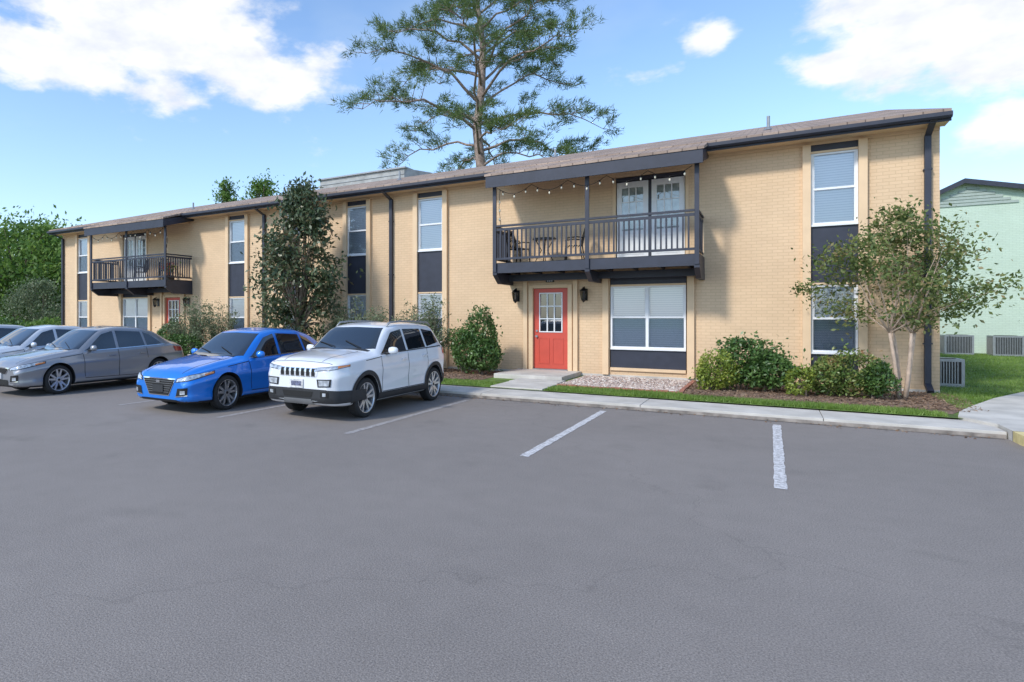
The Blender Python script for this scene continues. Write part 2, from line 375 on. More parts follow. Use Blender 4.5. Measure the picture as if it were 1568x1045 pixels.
for a,c in bal:
    m.prismx([(17.6,6.19),(16.36,5.80),(16.36,5.74),(17.6,6.1)],a-.03,c+.03,SHING)
    m.box(a,c,16.38,16.43,5.42,5.735,DARK)
    m.prismx([(16.43,5.735),(17.98,6.12),(17.98,5.86),(16.43,5.45)],a,a+.05,DARK)
    m.prismx([(16.43,5.735),(17.98,6.12),(17.98,5.86),(16.43,5.45)],c-.05,c,DARK)
    m.quad([(a+.05,16.43,5.60),(c-.05,16.43,5.60),(c-.05,17.97,5.88),(a+.05,17.97,5.88)],TRIM)
    nr=9
    for i in range(nr):
        xx=a+.3+i*(c-a-.6)/(nr-1); m.prismx([(16.43,5.59),(17.97,5.87),(17.97,5.78),(16.43,5.50)],xx,xx+.04,TRIM)
m.obj('fascia_and_gutters',B,fix=True)
mt_=MB(); mw=MB(); md=MB(); mg=MB()
CURT=mat('curtain',(.58,.62,.59),.8,var=.3,scale=5)
def window(x0,x1,z0,z1,y,vert=0,lo=None):
    fw=.045
    for (a,c,e,g) in [(x0,x0+fw,z0,z1),(x1-fw,x1,z0,z1),(x0+fw,x1-fw,z0,z0+fw),(x0+fw,x1-fw,z1-fw,z1)]:
        mw.box(a,c,y,y+.07,e,g,WHITE)
    n=2 if vert else 1
    w=(x1-x0-2*fw)/n; zm=(z0+z1)/2
    for i in range(n):
        a=x0+fw+i*w; c=a+w
        if i>0: mw.box(a-.035,a+.035,y+.002,y+.07,z0+fw,z1-fw,WHITE); a+=.035
        if i<n-1: c-=.035
        mw.box(a,c,y+.01,y+.06,zm-.025,zm+.025,WHITE)
        for (p,q) in [(a,a+.025),(c-.025,c)]:
            mw.box(p,q,y+.02,y+.06,z0+fw,zm-.025,WHITE); mw.box(p,q,y+.025,y+.06,zm+.025,z1-fw,WHITE)
        mg.quad([(a,y+.045,zm),(c,y+.045,zm),(c,y+.045,z1-fw),(a,y+.045,z1-fw)],GLASS)
        mg.quad([(a,y+.050,z0+fw),(c,y+.050,z0+fw),(c,y+.050,zm),(a,y+.050,zm)],GLASS)
        if lo: mg.quad([(a,y+.016,z0+fw),(c,y+.016,z0+fw),(c,y+.016,zm-.02),(a,y+.016,zm-.02)],lo)
        mw.quad([(a-.01,y+.075,z0),(c+.01,y+.075,z0),(c+.01,y+.075,z1),(a-.01,y+.075,z1)],BLIND)
SCR2=glass_mat('dark_insect_screen',(.55,.58,.62),.04)
for k_,(a,c) in enumerate(strips):
    mt_.box(a,a+PW,FY-.11,FY+.10,.15,5.86,TRIM); mt_.box(c-PW,c,FY-.11,FY+.10,.15,5.86,TRIM)
    p,q=a+PW+.003,c-PW-.003
    y=FY-.02
    md.box(p,q,y,y+.05,5.70,5.93,DARK); mt_.box(p,q,y-.03,y+.05,5.655,5.70,TRIM)
    window(p,q,3.97,5.65,y,0,[None,SCREEN,None,SCREEN,SCREEN,SCR2][k_])
    mt_.box(p,q,y-.05,y+.05,3.925,3.97,WHITE)
    md.box(p,q,y+.0,y+.05,2.60,3.925,DARK)
    mt_.box(p,q,y-.03,y+.05,2.555,2.60,TRIM)
    window(p,q,.97,2.555,y,0,SCR2 if k_==0 else SCREEN)
    mt_.box(p,q,y-.05,y+.05,.925,.97,WHITE)
    md.box(p,q,y,y+.05,.31,.925,DARK); mt_.box(p,q,y-.02,y+.05,.2,.31,TRIM)
for f in units():
    def s2(a,c): return sorted((f(a),f(c)))
    for a,c in [(-3.92,-3.76),(-1.81,-1.65)]:
        p,q=s2(a,c); mt_.box(p,q,FY-.09,FY+.05,.2,3.0,TRIM)
    p,q=s2(-3.72,-1.85)
    md.box(p,q,FY+.02,FY+.07,2.68,2.9,DARK); mt_.box(p,q,FY-.01,FY+.07,2.63,2.68,TRIM)
    window(p,q,.94,2.63,FY+.0,1,SCREEN); mt_.box(p,q,FY-.03,FY+.07,.895,.94,WHITE)
    md.box(p,q,FY+.02,FY+.07,.40,.895,DARK); mt_.box(p,q,FY-.05,FY+.07,.32,.40,TRIM)
    for a,c in [(-6.02,-5.90),(-4.88,-4.76)]:
        p,q=s2(a,c); mt_.box(p,q,FY-.06,FY+.1,.24,2.72,TRIM)
    for a,c in [(-6.18,-6.06),(-4.72,-4.60)]:
        p,q=s2(a,c); mt_.box(p,q,FY-.09,FY-.002,.2,3.0,TRIM)
    p,q=s2(-5.895,-4.885); mt_.box(p,q,FY-.05,FY+.1,2.63,2.73,TRIM); mt_.box(p,q,FY-.09,FY+.1,.2,.275,METG)
    D=MB(); y=FY+.04
    lx0,lx1,lz0,lz1=-5.70,-5.08,1.37,2.47
    def db(a,c,e,g,yy=y,yd=y+.04,mt=RED):
        p,q=s2(a,c); D.box(p,q,yy,yd,e,g,mt)
    db(-5.89,lx0,.28,2.62); db(lx1,-4.89,.28,2.62); db(lx0,lx1,lz1,2.62); db(lx0,lx1,.28,lz0)
    for i,(a,c) in enumerate([(-5.76,-5.43),(-5.35,-5.02)]):
        for (e,g) in [(.42,1.18)]:
            db(a,a+.03,e,g,y-.012,y); db(c-.03,c,e,g,y-.012,y); db(a+.03,c-.03,e,e+.03,y-.012,y); db(a+.03,c-.03,g-.03,g,y-.012,y)
    db(lx0-.03,lx1+.03,lz1,lz1+.03,y-.018,y,WHITE); db(lx0-.03,lx1+.03,lz0-.03,lz0,y-.018,y,WHITE)
    db(lx0-.03,lx0,lz0,lz1,y-.018,y,WHITE); db(lx1,lx1+.03,lz0,lz1,y-.018,y,WHITE)
    for i in (1,2):
        xx=lx0+(lx1-lx0)*i/3; db(xx-.016,xx+.016,lz0,lz1,y-.012,y+.02,WHITE)
        zz=lz0+(lz1-lz0)*i/3; db(lx0,lx1,zz-.016,zz+.016,y-.010,y+.018,WHITE)
    p,q=s2(lx0,lx1); D.quad([(p,y+.025,lz0),(q,y+.025,lz0),(q,y+.025,lz1),(p,y+.025,lz1)],GLASS)
    D.quad([(p,y+.038,lz0),(q,y+.038,lz0),(q,y+.038,lz1),(p,y+.038,lz1)],INT)
    kx=f(-5.80); D.tube([(kx,y,1.22),(kx,y-.06,1.22)],.035,10,METG); D.tube([(kx,y,1.38),(kx,y-.025,1.38)],.032,10,METG)
    D.obj('front_door',B)
    D=MB(); p,q=s2(-5.52,-5.28); D.box(p,q,FY-.02,FY-.001,2.80,2.92,BLACKM)
    for i in range(3): D.box(p+.04+i*.06,p+.075+i*.06,FY-.026,FY-.02,2.82,2.90,WHITE)
    D.obj('number_plaque',B)
    for xs_ in (-6.38,-4.40):
        D=MB(); c=f(xs_); k=1.3; zc=2.42
        D.box(c-.05*k,c+.05*k,FY-.02,FY-.001,zc-.13*k,zc+.13*k,BLACKM)
        yl=FY-.15*k
        D.tube([(c,FY-.02,zc+.05*k),(c,FY-.08*k,zc+.17*k),(c,yl,zc+.15*k),(c,yl,zc+.10*k)],.014,6,BLACKM)
        D.tube([(c,yl,zc+.16*k),(c,yl,zc+.08*k)],[.012,.095*k],8,BLACKM)
        D.tube([(c,yl,zc+.075*k),(c,yl,zc-.09*k)],[.068*k,.045*k],8,SCG)
        for i in range(6):
            t=math.pi/6+i*math.pi/3; D.tube([(c+.074*k*math.cos(t),yl+.074*k*math.sin(t),zc+.08*k),(c+.050*k*math.cos(t),yl+.050*k*math.sin(t),zc-.09*k)],.010,4,BLACKM)
        D.tube([(c,yl,zc-.085*k),(c,yl,zc-.12*k),(c,yl,zc-.17*k)],[.056*k,.052*k,.008],8,BLACKM)
        D.obj('wall_lantern',B)
    F=MB(); y=FY+.03
    def fb(a,c,e,g,yy,yd,mt=WHITE):
        p,q=s2(a,c); F.box(p,q,yy,yd,e,g,mt)
    fb(-3.66,-3.58,3.32,5.62,FY-.03,FY+.1,TRIM); fb(-1.86,-1.78,3.32,5.62,FY-.03,FY+.1,TRIM); fb(-3.66,-1.78,5.5,5.60,FY+.0,FY+.1,DARK)
    for (a,c) in [(-3.56,-2.76),(-2.68,-1.88)]:
        g0,g1,h0,h1=a+.13,c-.13,4.15,5.32
        fb(a,g0,3.34,5.48,y,y+.04); fb(g1,c,3.34,5.48,y,y+.04); fb(g0,g1,h1,5.48,y,y+.04); fb(g0,g1,3.34,h0,y,y+.04)
        fb(g0+.02,g1-.02,3.5,3.53,y-.01,y); fb(g0+.02,g1-.02,3.98,4.01,y-.01,y); fb(g0-.01,g0+.02,3.5,4.01,y-.01,y); fb(g1-.02,g1+.01,3.5,4.01,y-.01,y)
        for i in (1,2):
            xx=g0+(g1-g0)*i/3; fb(xx-.014,xx+.014,h0,h1,y+.003,y+.03)
            zz=h0+(h1-h0)*i/3; fb(g0,g1,zz-.014,zz+.014,y+.005,y+.028)
        p,q=s2(g0,g1); F.quad([(p,y+.02,h0),(q,y+.02,h0),(q,y+.02,h1),(p,y+.02,h1)],GLASS)
        F.quad([(p,y+.038,h0),(q,y+.038,h0),(q,y+.038,h1),(p,y+.038,h1)],CURT)
    fb(-2.76,-2.68,3.34,5.48,y+.005,y+.045,DARK)
    F.obj('french_doors',B)
    Bm=MB(); a,c=s2(-6.62,-1.42); yf=16.66
    n=12
    for i in range(n):
        Bm.box(a,c,yf+.06+i*(17.99-yf-.06)/n,yf+.05+(i+1)*(17.99-yf-.06)/n,3.285,3.32,PLANK)
    Bm.box(a,c,yf,yf+.045,3.03,3.30,DARK); Bm.box(a,a+.045,yf+.045,17.995,3.03,3.28,DARK); Bm.box(c-.045,c,yf+.045,17.995,3.03,3.28,DARK)
    Bm.box(a+.05,c-.05,17.6,17.7,2.84,3.03,DARK)
    for i in range(8):
        xx=a+.3+i*(c-a-.6)/7; Bm.box(xx,xx+.04,yf+.05,17.98,3.05,3.28,DARK)
    for xc in (a+.055,(a+c)/2,c-.055):
        Bm.prismx([(yf-.03,3.06),(yf-.03,2.98),(yf+.35,2.74),(17.99,2.74),(17.99,3.03),(yf+.044,3.03)],xc-.06,xc+.06,DARK)
        Bm.box(xc-.05,xc+.05,yf-.055,yf-.004,3.06,5.5,DARK)
    def rail(p0,p1):
        p0=Vector(p0);p1=Vector(p1); d=p1-p0; n=max(2,round(d.length/.125))
        if abs(d.x)>abs(d.y):
            Bm.box(p0.x,p1.x,p0.y-.035,p0.y+.045,4.33,4.38,DARK); Bm.box(p0.x,p1.x,p0.y-.015,p0.y+.025,4.22,4.29,DARK); Bm.box(p0.x,p1.x,p0.y-.015,p0.y+.025,3.40,3.46,DARK)
        else:
            Bm.box(p0.x-.035,p0.x+.035,p0.y,p1.y,4.33,4.38,DARK); Bm.box(p0.x-.02,p0.x+.02,p0.y,p1.y,4.22,4.29,DARK); Bm.box(p0.x-.02,p0.x+.02,p0.y,p1.y,3.40,3.46,DARK)
        for i in range(1,n):
            q=p0+d*i/n; Bm.box(q.x-.019,q.x+.019,q.y-.014,q.y+.02,3.46,4.22,DARK)
    mid=(a+c)/2; yr=yf-.025
    rail((a+.11,yr,0),(mid-.05,yr,0)); rail((mid+.05,yr,0),(c-.11,yr,0))
    rail((a+.05,yf,0),(a+.05,17.98,0)); rail((c-.05,yf,0),(c-.05,17.98,0))
    Bm.obj('balcony',B,fix=True)
    S=MB(); pts=[]
    for i in range(61):
        t=i/60; xx=a+.15+t*(c-a-.3); z=5.42-.20*abs(math.sin(t*math.pi*5)); pts.append((xx,16.6,z))
        if i%4==2: 
            S.tube([(xx,16.6,z),(xx,16.6,z-.05)],.016,6,BLACKM); S.tube([(xx,16.6,z-.05),(xx,16.6,z-.08),(xx,16.6,z-.12)],[.015,.026,.01],8,BULB)
    S.tube(pts,.008,5,BLACKM); 
    S.tube([(f(-6.45),16.75,5.4),(f(-6.5),16.8,4.9),(f(-6.42),16.75,4.35)],.008,5,BLACKM)
    for z in (5.1,4.85,4.6): S.tube([(f(-6.47),16.77,z),(f(-6.47),16.77,z-.05),(f(-6.47),16.77,z-.09)],[.018,.03,.01],8,BULB)
    S.obj('string_lights',B,smooth=True)
mt_.obj('pilasters_and_trim',B); mw.obj('window_frames',B); md.obj('spandrel_panels',B); mg.obj('window_panes',B)
m=MB()
for x in (2.88,-10.77,AX+10.77,-30.28):
    w=.055
    m.box(x-w,x+w,FY-.12,FY-.02,.35,5.74,DARK)
    m.prismx([(FY-.12,5.74),(FY-.02,5.74),(FY-.60,5.96),(FY-.68,5.94)],x-w,x+w,DARK)
    m.prismx([(FY-.12,.35),(FY-.02,.35),(FY-.02,.3),(FY-.35,.16),(FY-.4,.22)],x-w,x+w,DARK)
    for z in (1.2,3.2,5.0): m.box(x-w-.02,x+w+.02,FY-.125,FY-.001,z,z+.03,DARK)
m.obj('downspouts',B,fix=True)
m=MB()
def rz(y): return 6.15+(y-17.38)*.2758
for x,y,h in [(-.05,20.6,.38),(-12.4,21.3,.35),(-23.5,20.5,.3),(-7,24,.3)]:
    m.tube([(x,y,rz(y)-.05),(x,y,rz(y)+h)],.04,10,METG); m.tube([(x,y,rz(y)-.02),(x,y,rz(y)+.07)],[.13,.05],10,METG)
m.prismz([(-20.3,26.4),(-15.1,26.4),(-14.4,28),(-20.3,28)],7.6,9.08,ROOFG)
for i in range(3): m.box(-20.33,-15.1,26.37,26.395,8.2+i*.3,8.215+i*.3,METG)
m.box(-20.4,-15.0,26.3,28.1,9.08,9.15,METG)
m.obj('roof_vents_and_parapet',B,fix=True)

def chair(x,y,z,ang):
    m=MB(); 
    for sx in (-1,1):
        m.tube([(sx*.24,-.22,0),(sx*.23,-.20,.42),(sx*.26,-.2,.62),(sx*.27,.05,.65),(sx*.24,.22,.62)],.018,6,BLACKM)
        m.tube([(sx*.24,.25,0),(sx*.22,.2,.42),(sx*.22,.27,.75),(sx*.15,.31,.92),(0,.32,.97)],.018,6,BLACKM)
    for k in range(7):
        yy=-.2+k*.066; m.tube([(-.23,yy,.42),(.23,yy,.42)],.016,5,BLACKM)
    for k in range(-3,4):
        m.tube([(k*.055,.2,.42),(k*.06,.27,.7),(k*.045,.31,.94-abs(k)*.012)],.012,5,BLACKM)
    m.tube([(-.22,.22,.5),(.22,.22,.5)],.012,5,BLACKM); m.tube([(-.22,.27,.75),(.22,.27,.75)],.012,5,BLACKM)
    o=m.obj('patio_chair',smooth=True); o.location=(x,y,z); o.rotation_euler=(0,0,ang)
def table(x,y,z):
    m=MB(); m.tube([(0,0,.66),(0,0,.68)],.33,20,BLACKM); m.tube([(0,0,.64),(0,0,.66)],.30,20,METG)
    for k in range(4):
        t=k*math.pi/2+.4; m.tube([(.27*math.cos(t),.27*math.sin(t),0),(.08*math.cos(t),.08*math.sin(t),.35),(.24*math.cos(t),.24*math.sin(t),.65)],.014,6,BLACKM)
    o=m.obj('patio_table',smooth=True); o.location=(x,y,z)
chair(-6.1,17.3,3.32,math.radians(75)); chair(-4.55,17.35,3.32,math.radians(-70)); table(-5.35,17.3,3.32)
chair(-21.6,17.35,3.32,math.radians(60)); chair(-23.2,17.3,3.32,math.radians(-60))
FL=leaf_mat('red_flowers',[(.4,.02,.03),(.6,.05,.08)],.2)
m=MB(); m.tube([(0,0,0),(0,0,.05),(0,0,.25)],[.1,.12,.15],12,mat('terracotta',(.35,.13,.07),.8))
pp=empty('potted_plant',(-21.0,17.0,3.5)); m.box(-.2,.2,-.15,.15,-.18,0,BLACKM); m.obj('pot',pp)
leafcloud('flowers',NR.normal(size=(160,3))*[.17,.12,.1]+[0,0,.35],.07,FL,.8,pp)
leafcloud('leaves',NR.normal(size=(160,3))*[.17,.12,.1]+[0,0,.3],.09,LG,.5,pp)

# ------------------------------------------------------------------ neighbouring house
N=empty('pale_green_brick_house')
m=MB(); yn=38.5
m.add([(a,yn,b_) for a,b_ in [(5.4,0),(16,0),(16,5.8),(7.4,7.95),(5.4,6.95)]],[(0,1,2,3,4)],WALLG)
m.add([(5.4,yn,0),(5.4,yn+14,0),(5.4,yn+14,6.95),(5.4,yn,6.95)],[(0,3,2,1)],WALLG)
m.obj('walls',N)
m=MB()
m.add([(5.2,yn-.35,6.88),(7.4,yn-.35,8.02),(16.2,yn-.35,5.8),(5.2,yn+14,6.88),(7.4,yn+14,8.02),(16.2,yn+14,5.8)],[(0,1,4,3),(1,2,5,4)],SHING)
for (a,za,c,zc) in [(5.2,6.86,7.4,8.0),(7.4,8.0,16.2,5.78)]:
    m.add([(a,yn-.36,za+.06),(c,yn-.36,zc+.06),(c,yn-.36,zc-.16),(a,yn-.36,za-.16),(a,yn-.3,za+.06),(c,yn-.3,zc+.06),(c,yn-.3,zc-.16),(a,yn-.3,za-.16)],[(0,1,2,3),(4,7,6,5),(0,4,5,1),(3,2,6,7)],DARK)
m.obj('roof',N,fix=True)
m=MB()
for i in range(7):
    z=6.85+i*.145; x0_=max(5.5,5.4+(z+.14-6.75)*1.93+.25); x1_=9.2-i*.25
    if x1_>x0_: m.prismz([(x0_,yn-.05),(x1_,yn-.05),(x1_,yn-.01),(x0_,yn-.01)],z,z+.115,LOUV)
m.obj('gable_siding',N,fix=True)
def ac(x,y,z,w,h):
    m=MB(); m.box(x-w/2,x+w/2,y-w/2,y+w/2,z,z+.08,METG); m.box(x-w/2,x+w/2,y-w/2,y+w/2,z+h-.06,z+h,METG)
    m.box(x-w/2+.03,x+w/2-.03,y-w/2+.03,y+w/2-.03,z+.08,z+h-.06,BLACKM)
    for sx in (-1,1):
        for sy in (-1,1): m.box(x+sx*(w/2-.03)-.03,x+sx*(w/2-.03)+.03,y+sy*(w/2-.03)-.03,y+sy*(w/2-.03)+.03,z+.08,z+h-.06,METG)
    k=int((w-.1)/.05)
    for i in range(k):
        q=-w/2+.07+i*.05
        m.box(x+q,x+q+.018,y-w/2+.004,y-w/2+.03,z+.08,z+h-.06,METG); m.box(x-w/2+.004,x-w/2+.03,y+q,y+q+.018,z+.08,z+h-.06,METG); m.box(x+w/2-.03,x+w/2-.004,y+q,y+q+.018,z+.08,z+h-.06,METG)
    m.tube([(x,y,z+h),(x,y,z+h+.015)],w*.38,18,BLACKM)
    m.obj('air_conditioner')
ac(3.50,20.2,.13,.70,.66); ac(6.9,37,.13,.95,.85); ac(8.35,36.6,.13,.95,.85); ac(9.5,36.8,.13,.9,.85)

# ------------------------------------------------------------------ trees
BARKP=mat('pine_bark',(.28,.215,.18),.95,var=.45,scale=6,bump=1,bscale=14)
BARK=mat('bark',(.20,.155,.12),.95,var=.4,scale=8,bump=.8,bscale=20)
BARKM=mat('myrtle_bark',(.50,.38,.29),.8,var=.3,scale=6)
NEED=leaf_mat('pine_needles',[(.06,.105,.03),(.12,.185,.05),(.21,.27,.10)],.4,nscale=.35)
def bez(p0,p1,p2,n): 
    return [p0*(1-t)**2+p1*2*t*(1-t)+p2*t*t for t in [i/(n-1) for i in range(n)]]
T=empty('pine_tree',(-16.4,39.2,0)); m=MB()
tr=[Vector(p) for p in [(0,0,0),(.15,0,5),(.05,0,9),(-.05,0,12),(-.35,0,14.5),(-.05,.1,17.2),(.1,0,20),(-.3,0,23),(0,0,26),(.1,0,28.5)]]
m.tube(tr,[.46,.39,.37,.34,.30,.26,.21,.15,.09,.03],12,BARKP)
def trunk_at(z):
    for i in range(len(tr)-1):
        if tr[i].z<=z<=tr[i+1].z: return tr[i].lerp(tr[i+1],(z-tr[i].z)/(tr[i+1].z-tr[i].z))
    return tr[-1].copy()
tb=[];td=[]
Rt=random.Random(4)
def tuft(p,d,n):
    for _ in range(n):
        v=Vector((Rt.gauss(0,1),Rt.gauss(0,1),Rt.gauss(0,1))).normalized()+d*.9; v.z+=.25
        tb.append(p+v*.04+Vector((Rt.gauss(0,.11),Rt.gauss(0,.11),Rt.gauss(0,.09)))); td.append(v)
nl=43
for i in range(nl):
    z=11.9+(i/nl)*15.4; az=i*2.4+Rt.uniform(-.4,.4)
    ln=np.interp(z,[12,14.5,18,22,25,28],[8.2,8.8,7.9,6.6,4.4,1.5])*Rt.uniform(.70,1.05)
    p0=trunk_at(z); d=Vector((math.cos(az),math.sin(az),0))
    up=Rt.uniform(.05,.36) if z>15 else Rt.uniform(-.12,.18)
    p2=p0+d*ln+Vector((0,0,ln*up-(.9 if z<15 else .1))); p1=p0+d*ln*.5+Vector((Rt.uniform(-.5,.5),Rt.uniform(-.5,.5),ln*(up+.18)))
    pts=bez(p0,p1,p2,9); 
    for q in range(2,8): pts[q]=pts[q]+Vector((Rt.gauss(0,.14),Rt.gauss(0,.14),Rt.gauss(0,.15)))
    r0=.035+.009*ln
    m.tube(pts,[r0*(1-.85*q/8) for q in range(9)],6,BARKP)
    for j in range(9):
        t=.36+.64*j/8; k0=min(7,int(t*8)); q=pts[k0].lerp(pts[k0+1],t*8-k0) if t<1 else pts[8]
        for s in (1,-1):
            if Rt.random()<.18: continue
            sl=ln*Rt.uniform(.14,.29)*(1.15-.5*t); aa=az+s*Rt.uniform(.4,1.3)
            e=q+Vector((math.cos(aa)*sl,math.sin(aa)*sl,Rt.uniform(-.3,.5)*sl+.1))
            mid=(q+e)/2+Vector((0,0,Rt.uniform(0,.25)*sl))
            sp=bez(q,mid,e,5); m.tube(sp,[.026,.022,.016,.012,.006],4,BARKP)
            nt_=max(2,int(sl/.38)); dens=Rt.choice([9,14,20])
            for k in range(nt_+1):
                u=.45+.55*k/nt_; kk=min(3,int(u*4)); c=sp[kk].lerp(sp[kk+1],u*4-kk); dd=(e-q).normalized()
                for _ in range(2):
                    off=Vector((Rt.gauss(0,.17),Rt.gauss(0,.17),Rt.gauss(.05,.12)))
                    tuft(c+off,(dd+off).normalized(),dens)
m.obj('trunk',T,smooth=True)
blades('needles',[p[:] for p in tb],.39,.046,NEED,T,dirs=[d[:] for d in td])

def broad_tree(name,loc,trunk_h,crown,nclump,nleaf,leaf,mt,bark=BARK,tr_r=.2,stems=1,clr=.5,aspect=.5,spread=0.15,shape=None,seed=1,limb=.38):
    T=empty(name,loc); m=MB(); rr=random.Random(seed); cl=[]
    rx,ry,zc,rz=crown
    bases=[]
    for s in range(stems):
        a=s*2*math.pi/max(1,stems)+.5; off=0 if stems==1 else .07
        b0=Vector((off*math.cos(a),off*math.sin(a),0)); b1=Vector((spread*math.cos(a)*(stems>1),spread*math.sin(a)*(stems>1),trunk_h))
        pts=bez(b0,(b0+b1)/2+Vector((rr.gauss(0,.05),rr.gauss(0,.05),0)),b1,6)
        m.tube(pts,[tr_r*(1-.35*i/5) for i in range(6)],8,bark); bases.append(b1)
    for i in range(nclump):
        while True:
            v=Vector((rr.uniform(-1,1),rr.uniform(-1,1),rr.uniform(-1,1)))
            if .25<v.length<=1: break
        v=v*(v.length**-.35)
        w=1.0
        if shape: w=shape((v.z+1)/2)
        w*=rr.uniform(.85,1.15)
        c=Vector((v.x*rx*w,v.y*ry*w,zc+v.z*rz)); cl.append(c)
        if i%3==0 or nclump<60:
            b0=rr.choice(bases); mid=(b0+c)/2+Vector((rr.gauss(0,.08)*rx,rr.gauss(0,.08)*ry,.1*rz))
            st=b0 if c.z>b0.z else Vector((b0.x*.7,b0.y*.7,max(.1,c.z-.3)))
            m.tube(bez(st,mid,c,6),[tr_r*limb*(1-.85*q/5) for q in range(6)],5,bark)
    m.obj('trunk',T,smooth=True)
    pts=[]
    for c in cl:
        k=clr*rr.uniform(.6,1.3); n=int(nleaf*rr.uniform(.4,1.5))
        g=NR.normal(size=(n,3))*[k*.5,k*.5,k*.36]+np.array(c); pts.append(g)
    leafcloud('foliage',np.concatenate(pts),leaf,mt,aspect,T)
    return T
MAG=leaf_mat('magnolia_leaves',[(.025,.05,.022),(.055,.09,.04),(.12,.15,.07),(.27,.17,.10)],.15,.38,1.6)
CM=leaf_mat('myrtle_leaves',[(.05,.09,.022),(.11,.165,.045),(.20,.24,.07),(.34,.24,.12)],.35,.5,1.8)
OAK=leaf_mat('oak_leaves',[(.06,.125,.024),(.14,.25,.045),(.28,.40,.09)],.4,.6,.5)
SH=leaf_mat('shrub_leaves',[(.035,.08,.02),(.08,.16,.04),(.17,.27,.075)],.25,.4,2.5)
SHY=leaf_mat('golden_shrub_leaves',[(.10,.17,.03),(.25,.32,.05),(.45,.46,.10)],.3,.4,2.5)
SHR=leaf_mat('nandina_leaves',[(.05,.10,.025),(.12,.20,.045),(.22,.26,.07),(.36,.16,.09)],.25,.4,2.5)
GREY=leaf_mat('wispy_shrub_leaves',[(.08,.12,.055),(.15,.20,.10),(.27,.28,.18)],.3,.6,2)
broad_tree('magnolia_tree',(-13.15,16.0,.12),1.2,(1.15,1.1,3.35,3.05),220,54,.16,MAG,tr_r=.10,clr=.46,aspect=.46,
    shape=lambda t: np.interp(t,[0,.12,.4,.65,.85,1],[.8,1.2,1.2,1.0,.65,.3]),seed=3)
broad_tree('crape_myrtle_tree',(2.27,16.6,.12),1.35,(1.6,1.25,2.70,1.15),78,115,.088,CM,bark=BARKM,tr_r=.042,stems=4,clr=.38,spread=.24,
    shape=lambda t: np.interp(t,[0,.2,.55,.8,1],[.85,1.15,.95,.55,.22]),seed=8,limb=.34)
broad_tree('oak_tree',(-52.5,27,0),3.5,(6.0,5.6,5.4,4.0),170,115,.36,OAK,tr_r=.3,clr=1.8,seed=5)
broad_tree('oak_tree',(-62,34,0),3.5,(7,6,6,4.5),130,110,.40,OAK,tr_r=.3,clr=2.0,seed=6)
broad_tree('oak_tree',(-48,32,0),3.5,(4,4,4.8,3.6),90,110,.34,OAK,tr_r=.25,clr=1.6,seed=7)
broad_tree('small_tree',(-40.5,22.5,0),1.0,(1.9,1.9,2.4,1.7),70,120,.15,GREY,tr_r=.08,clr=.8,seed=9)
broad_tree('sweetgum_tree',(-46.4,45,0),10,(1.1,1.3,13.0,3.4),34,60,.30,OAK,tr_r=.22,clr=.9,seed=10,shape=lambda t:1.2-.8*t)
broad_tree('sweetgum_tree',(-40.8,44,0),10,(2.0,1.6,12.8,2.4),50,60,.30,OAK,tr_r=.22,clr=.9,seed=12,shape=lambda t:1.1-.6*t)

def shrub(name,loc,blobs,leaf,mts,n=2600,aspect=.5,lump=.22):
    T=empty(name,loc); m=MB()
    for i in range(14):
        b=R.choice(blobs); a=R.uniform(0,6.28)
        c=Vector((b[0]+b[3]*.6*math.cos(a),b[1]+b[4]*.5*math.sin(a),b[2]+b[5]*R.uniform(-.2,.6)))
        s=Vector((b[0]+R.gauss(0,.06),b[1]+R.gauss(0,.06),0)); m.tube(bez(s,(s+c)/2+Vector((0,0,.1)),c,5),[.014,.012,.01,.007,.004],4,BARK)
    m.obj('stems',T)
    for k,(bx,by,bz,rx,ry,rz_) in enumerate(blobs):
        v=NR.normal(size=(n,3)); v/=np.linalg.norm(v,axis=1)[:,None]
        w=np.zeros(n)
        for q in range(11):
            d=NR.normal(size=3); d/=np.linalg.norm(d); w+=lump*np.exp(-((v-d)**2).sum(1)/.18)
        rad=(NR.uniform(.4,1,n)**.5)*(.74+w)
        rad*=1+.45*(NR.uniform(size=n)<.07)*NR.uniform(size=n)
        p=v*rad[:,None]*[rx,ry,rz_]+[bx,by,bz]; p=p[p[:,2]>.03]
        leafcloud('foliage',p,leaf,mts[k%len(mts)],aspect,T)
shrub('holly_shrub',(-7.1,16.7,.13),[(0.1,0,1.15,.60,.55,.80),(.28,-.1,.6,.62,.55,.62),(-.35,-.1,.75,.55,.5,.75)],.085,[SH],3000,.5,.32)
shrub('nandina_shrub',(-.5,16.3,.13),[(0,.1,.66,.66,.55,.68),(.5,.0,.5,.55,.5,.50)],.085,[SH,SH],3400,.5,.32)
shrub('golden_shrub',(-1.05,15.95,.13),[(0,0,.38,.52,.42,.45)],.07,[SHY],3000,.5,.3)
shrub('golden_shrub',(.52,15.95,.13),[(0,0,.33,.36,.38,.36)],.07,[SHY],1500,.5,.3)
shrub('nandina_shrub',(1.35,16.1,.13),[(0,0,.50,.62,.5,.54),(-.35,.1,.4,.45,.45,.45),(.42,0,.38,.36,.4,.40)],.075,[SHR,SHR,SH],2400,.5,.32)
def wispy(loc,r,h,n=60,mt=GREY):
    T=empty('wispy_shrub',loc); m=MB(); pts=[]
    for i in range(n):
        a=R.uniform(0,6.28); q=R.random()**.6; e=Vector((math.cos(a)*r*q,math.sin(a)*r*q*.8,h*R.uniform(.55,1.1)*(1-.3*q*q)))
        b=bez(Vector((0,0,0)),Vector((e.x*.3,e.y*.3,e.z*.6)),e,8); m.tube(b,[.009]*5+[.006,.004,.002],4,BARK)
        for p in b[2:]:
            for _ in range(14): pts.append((p.x+R.gauss(0,.07),p.y+R.gauss(0,.07),p.z+R.gauss(0,.06)))
    m.obj('stems',T); leafcloud('foliage',pts,.085,mt,.35,T)
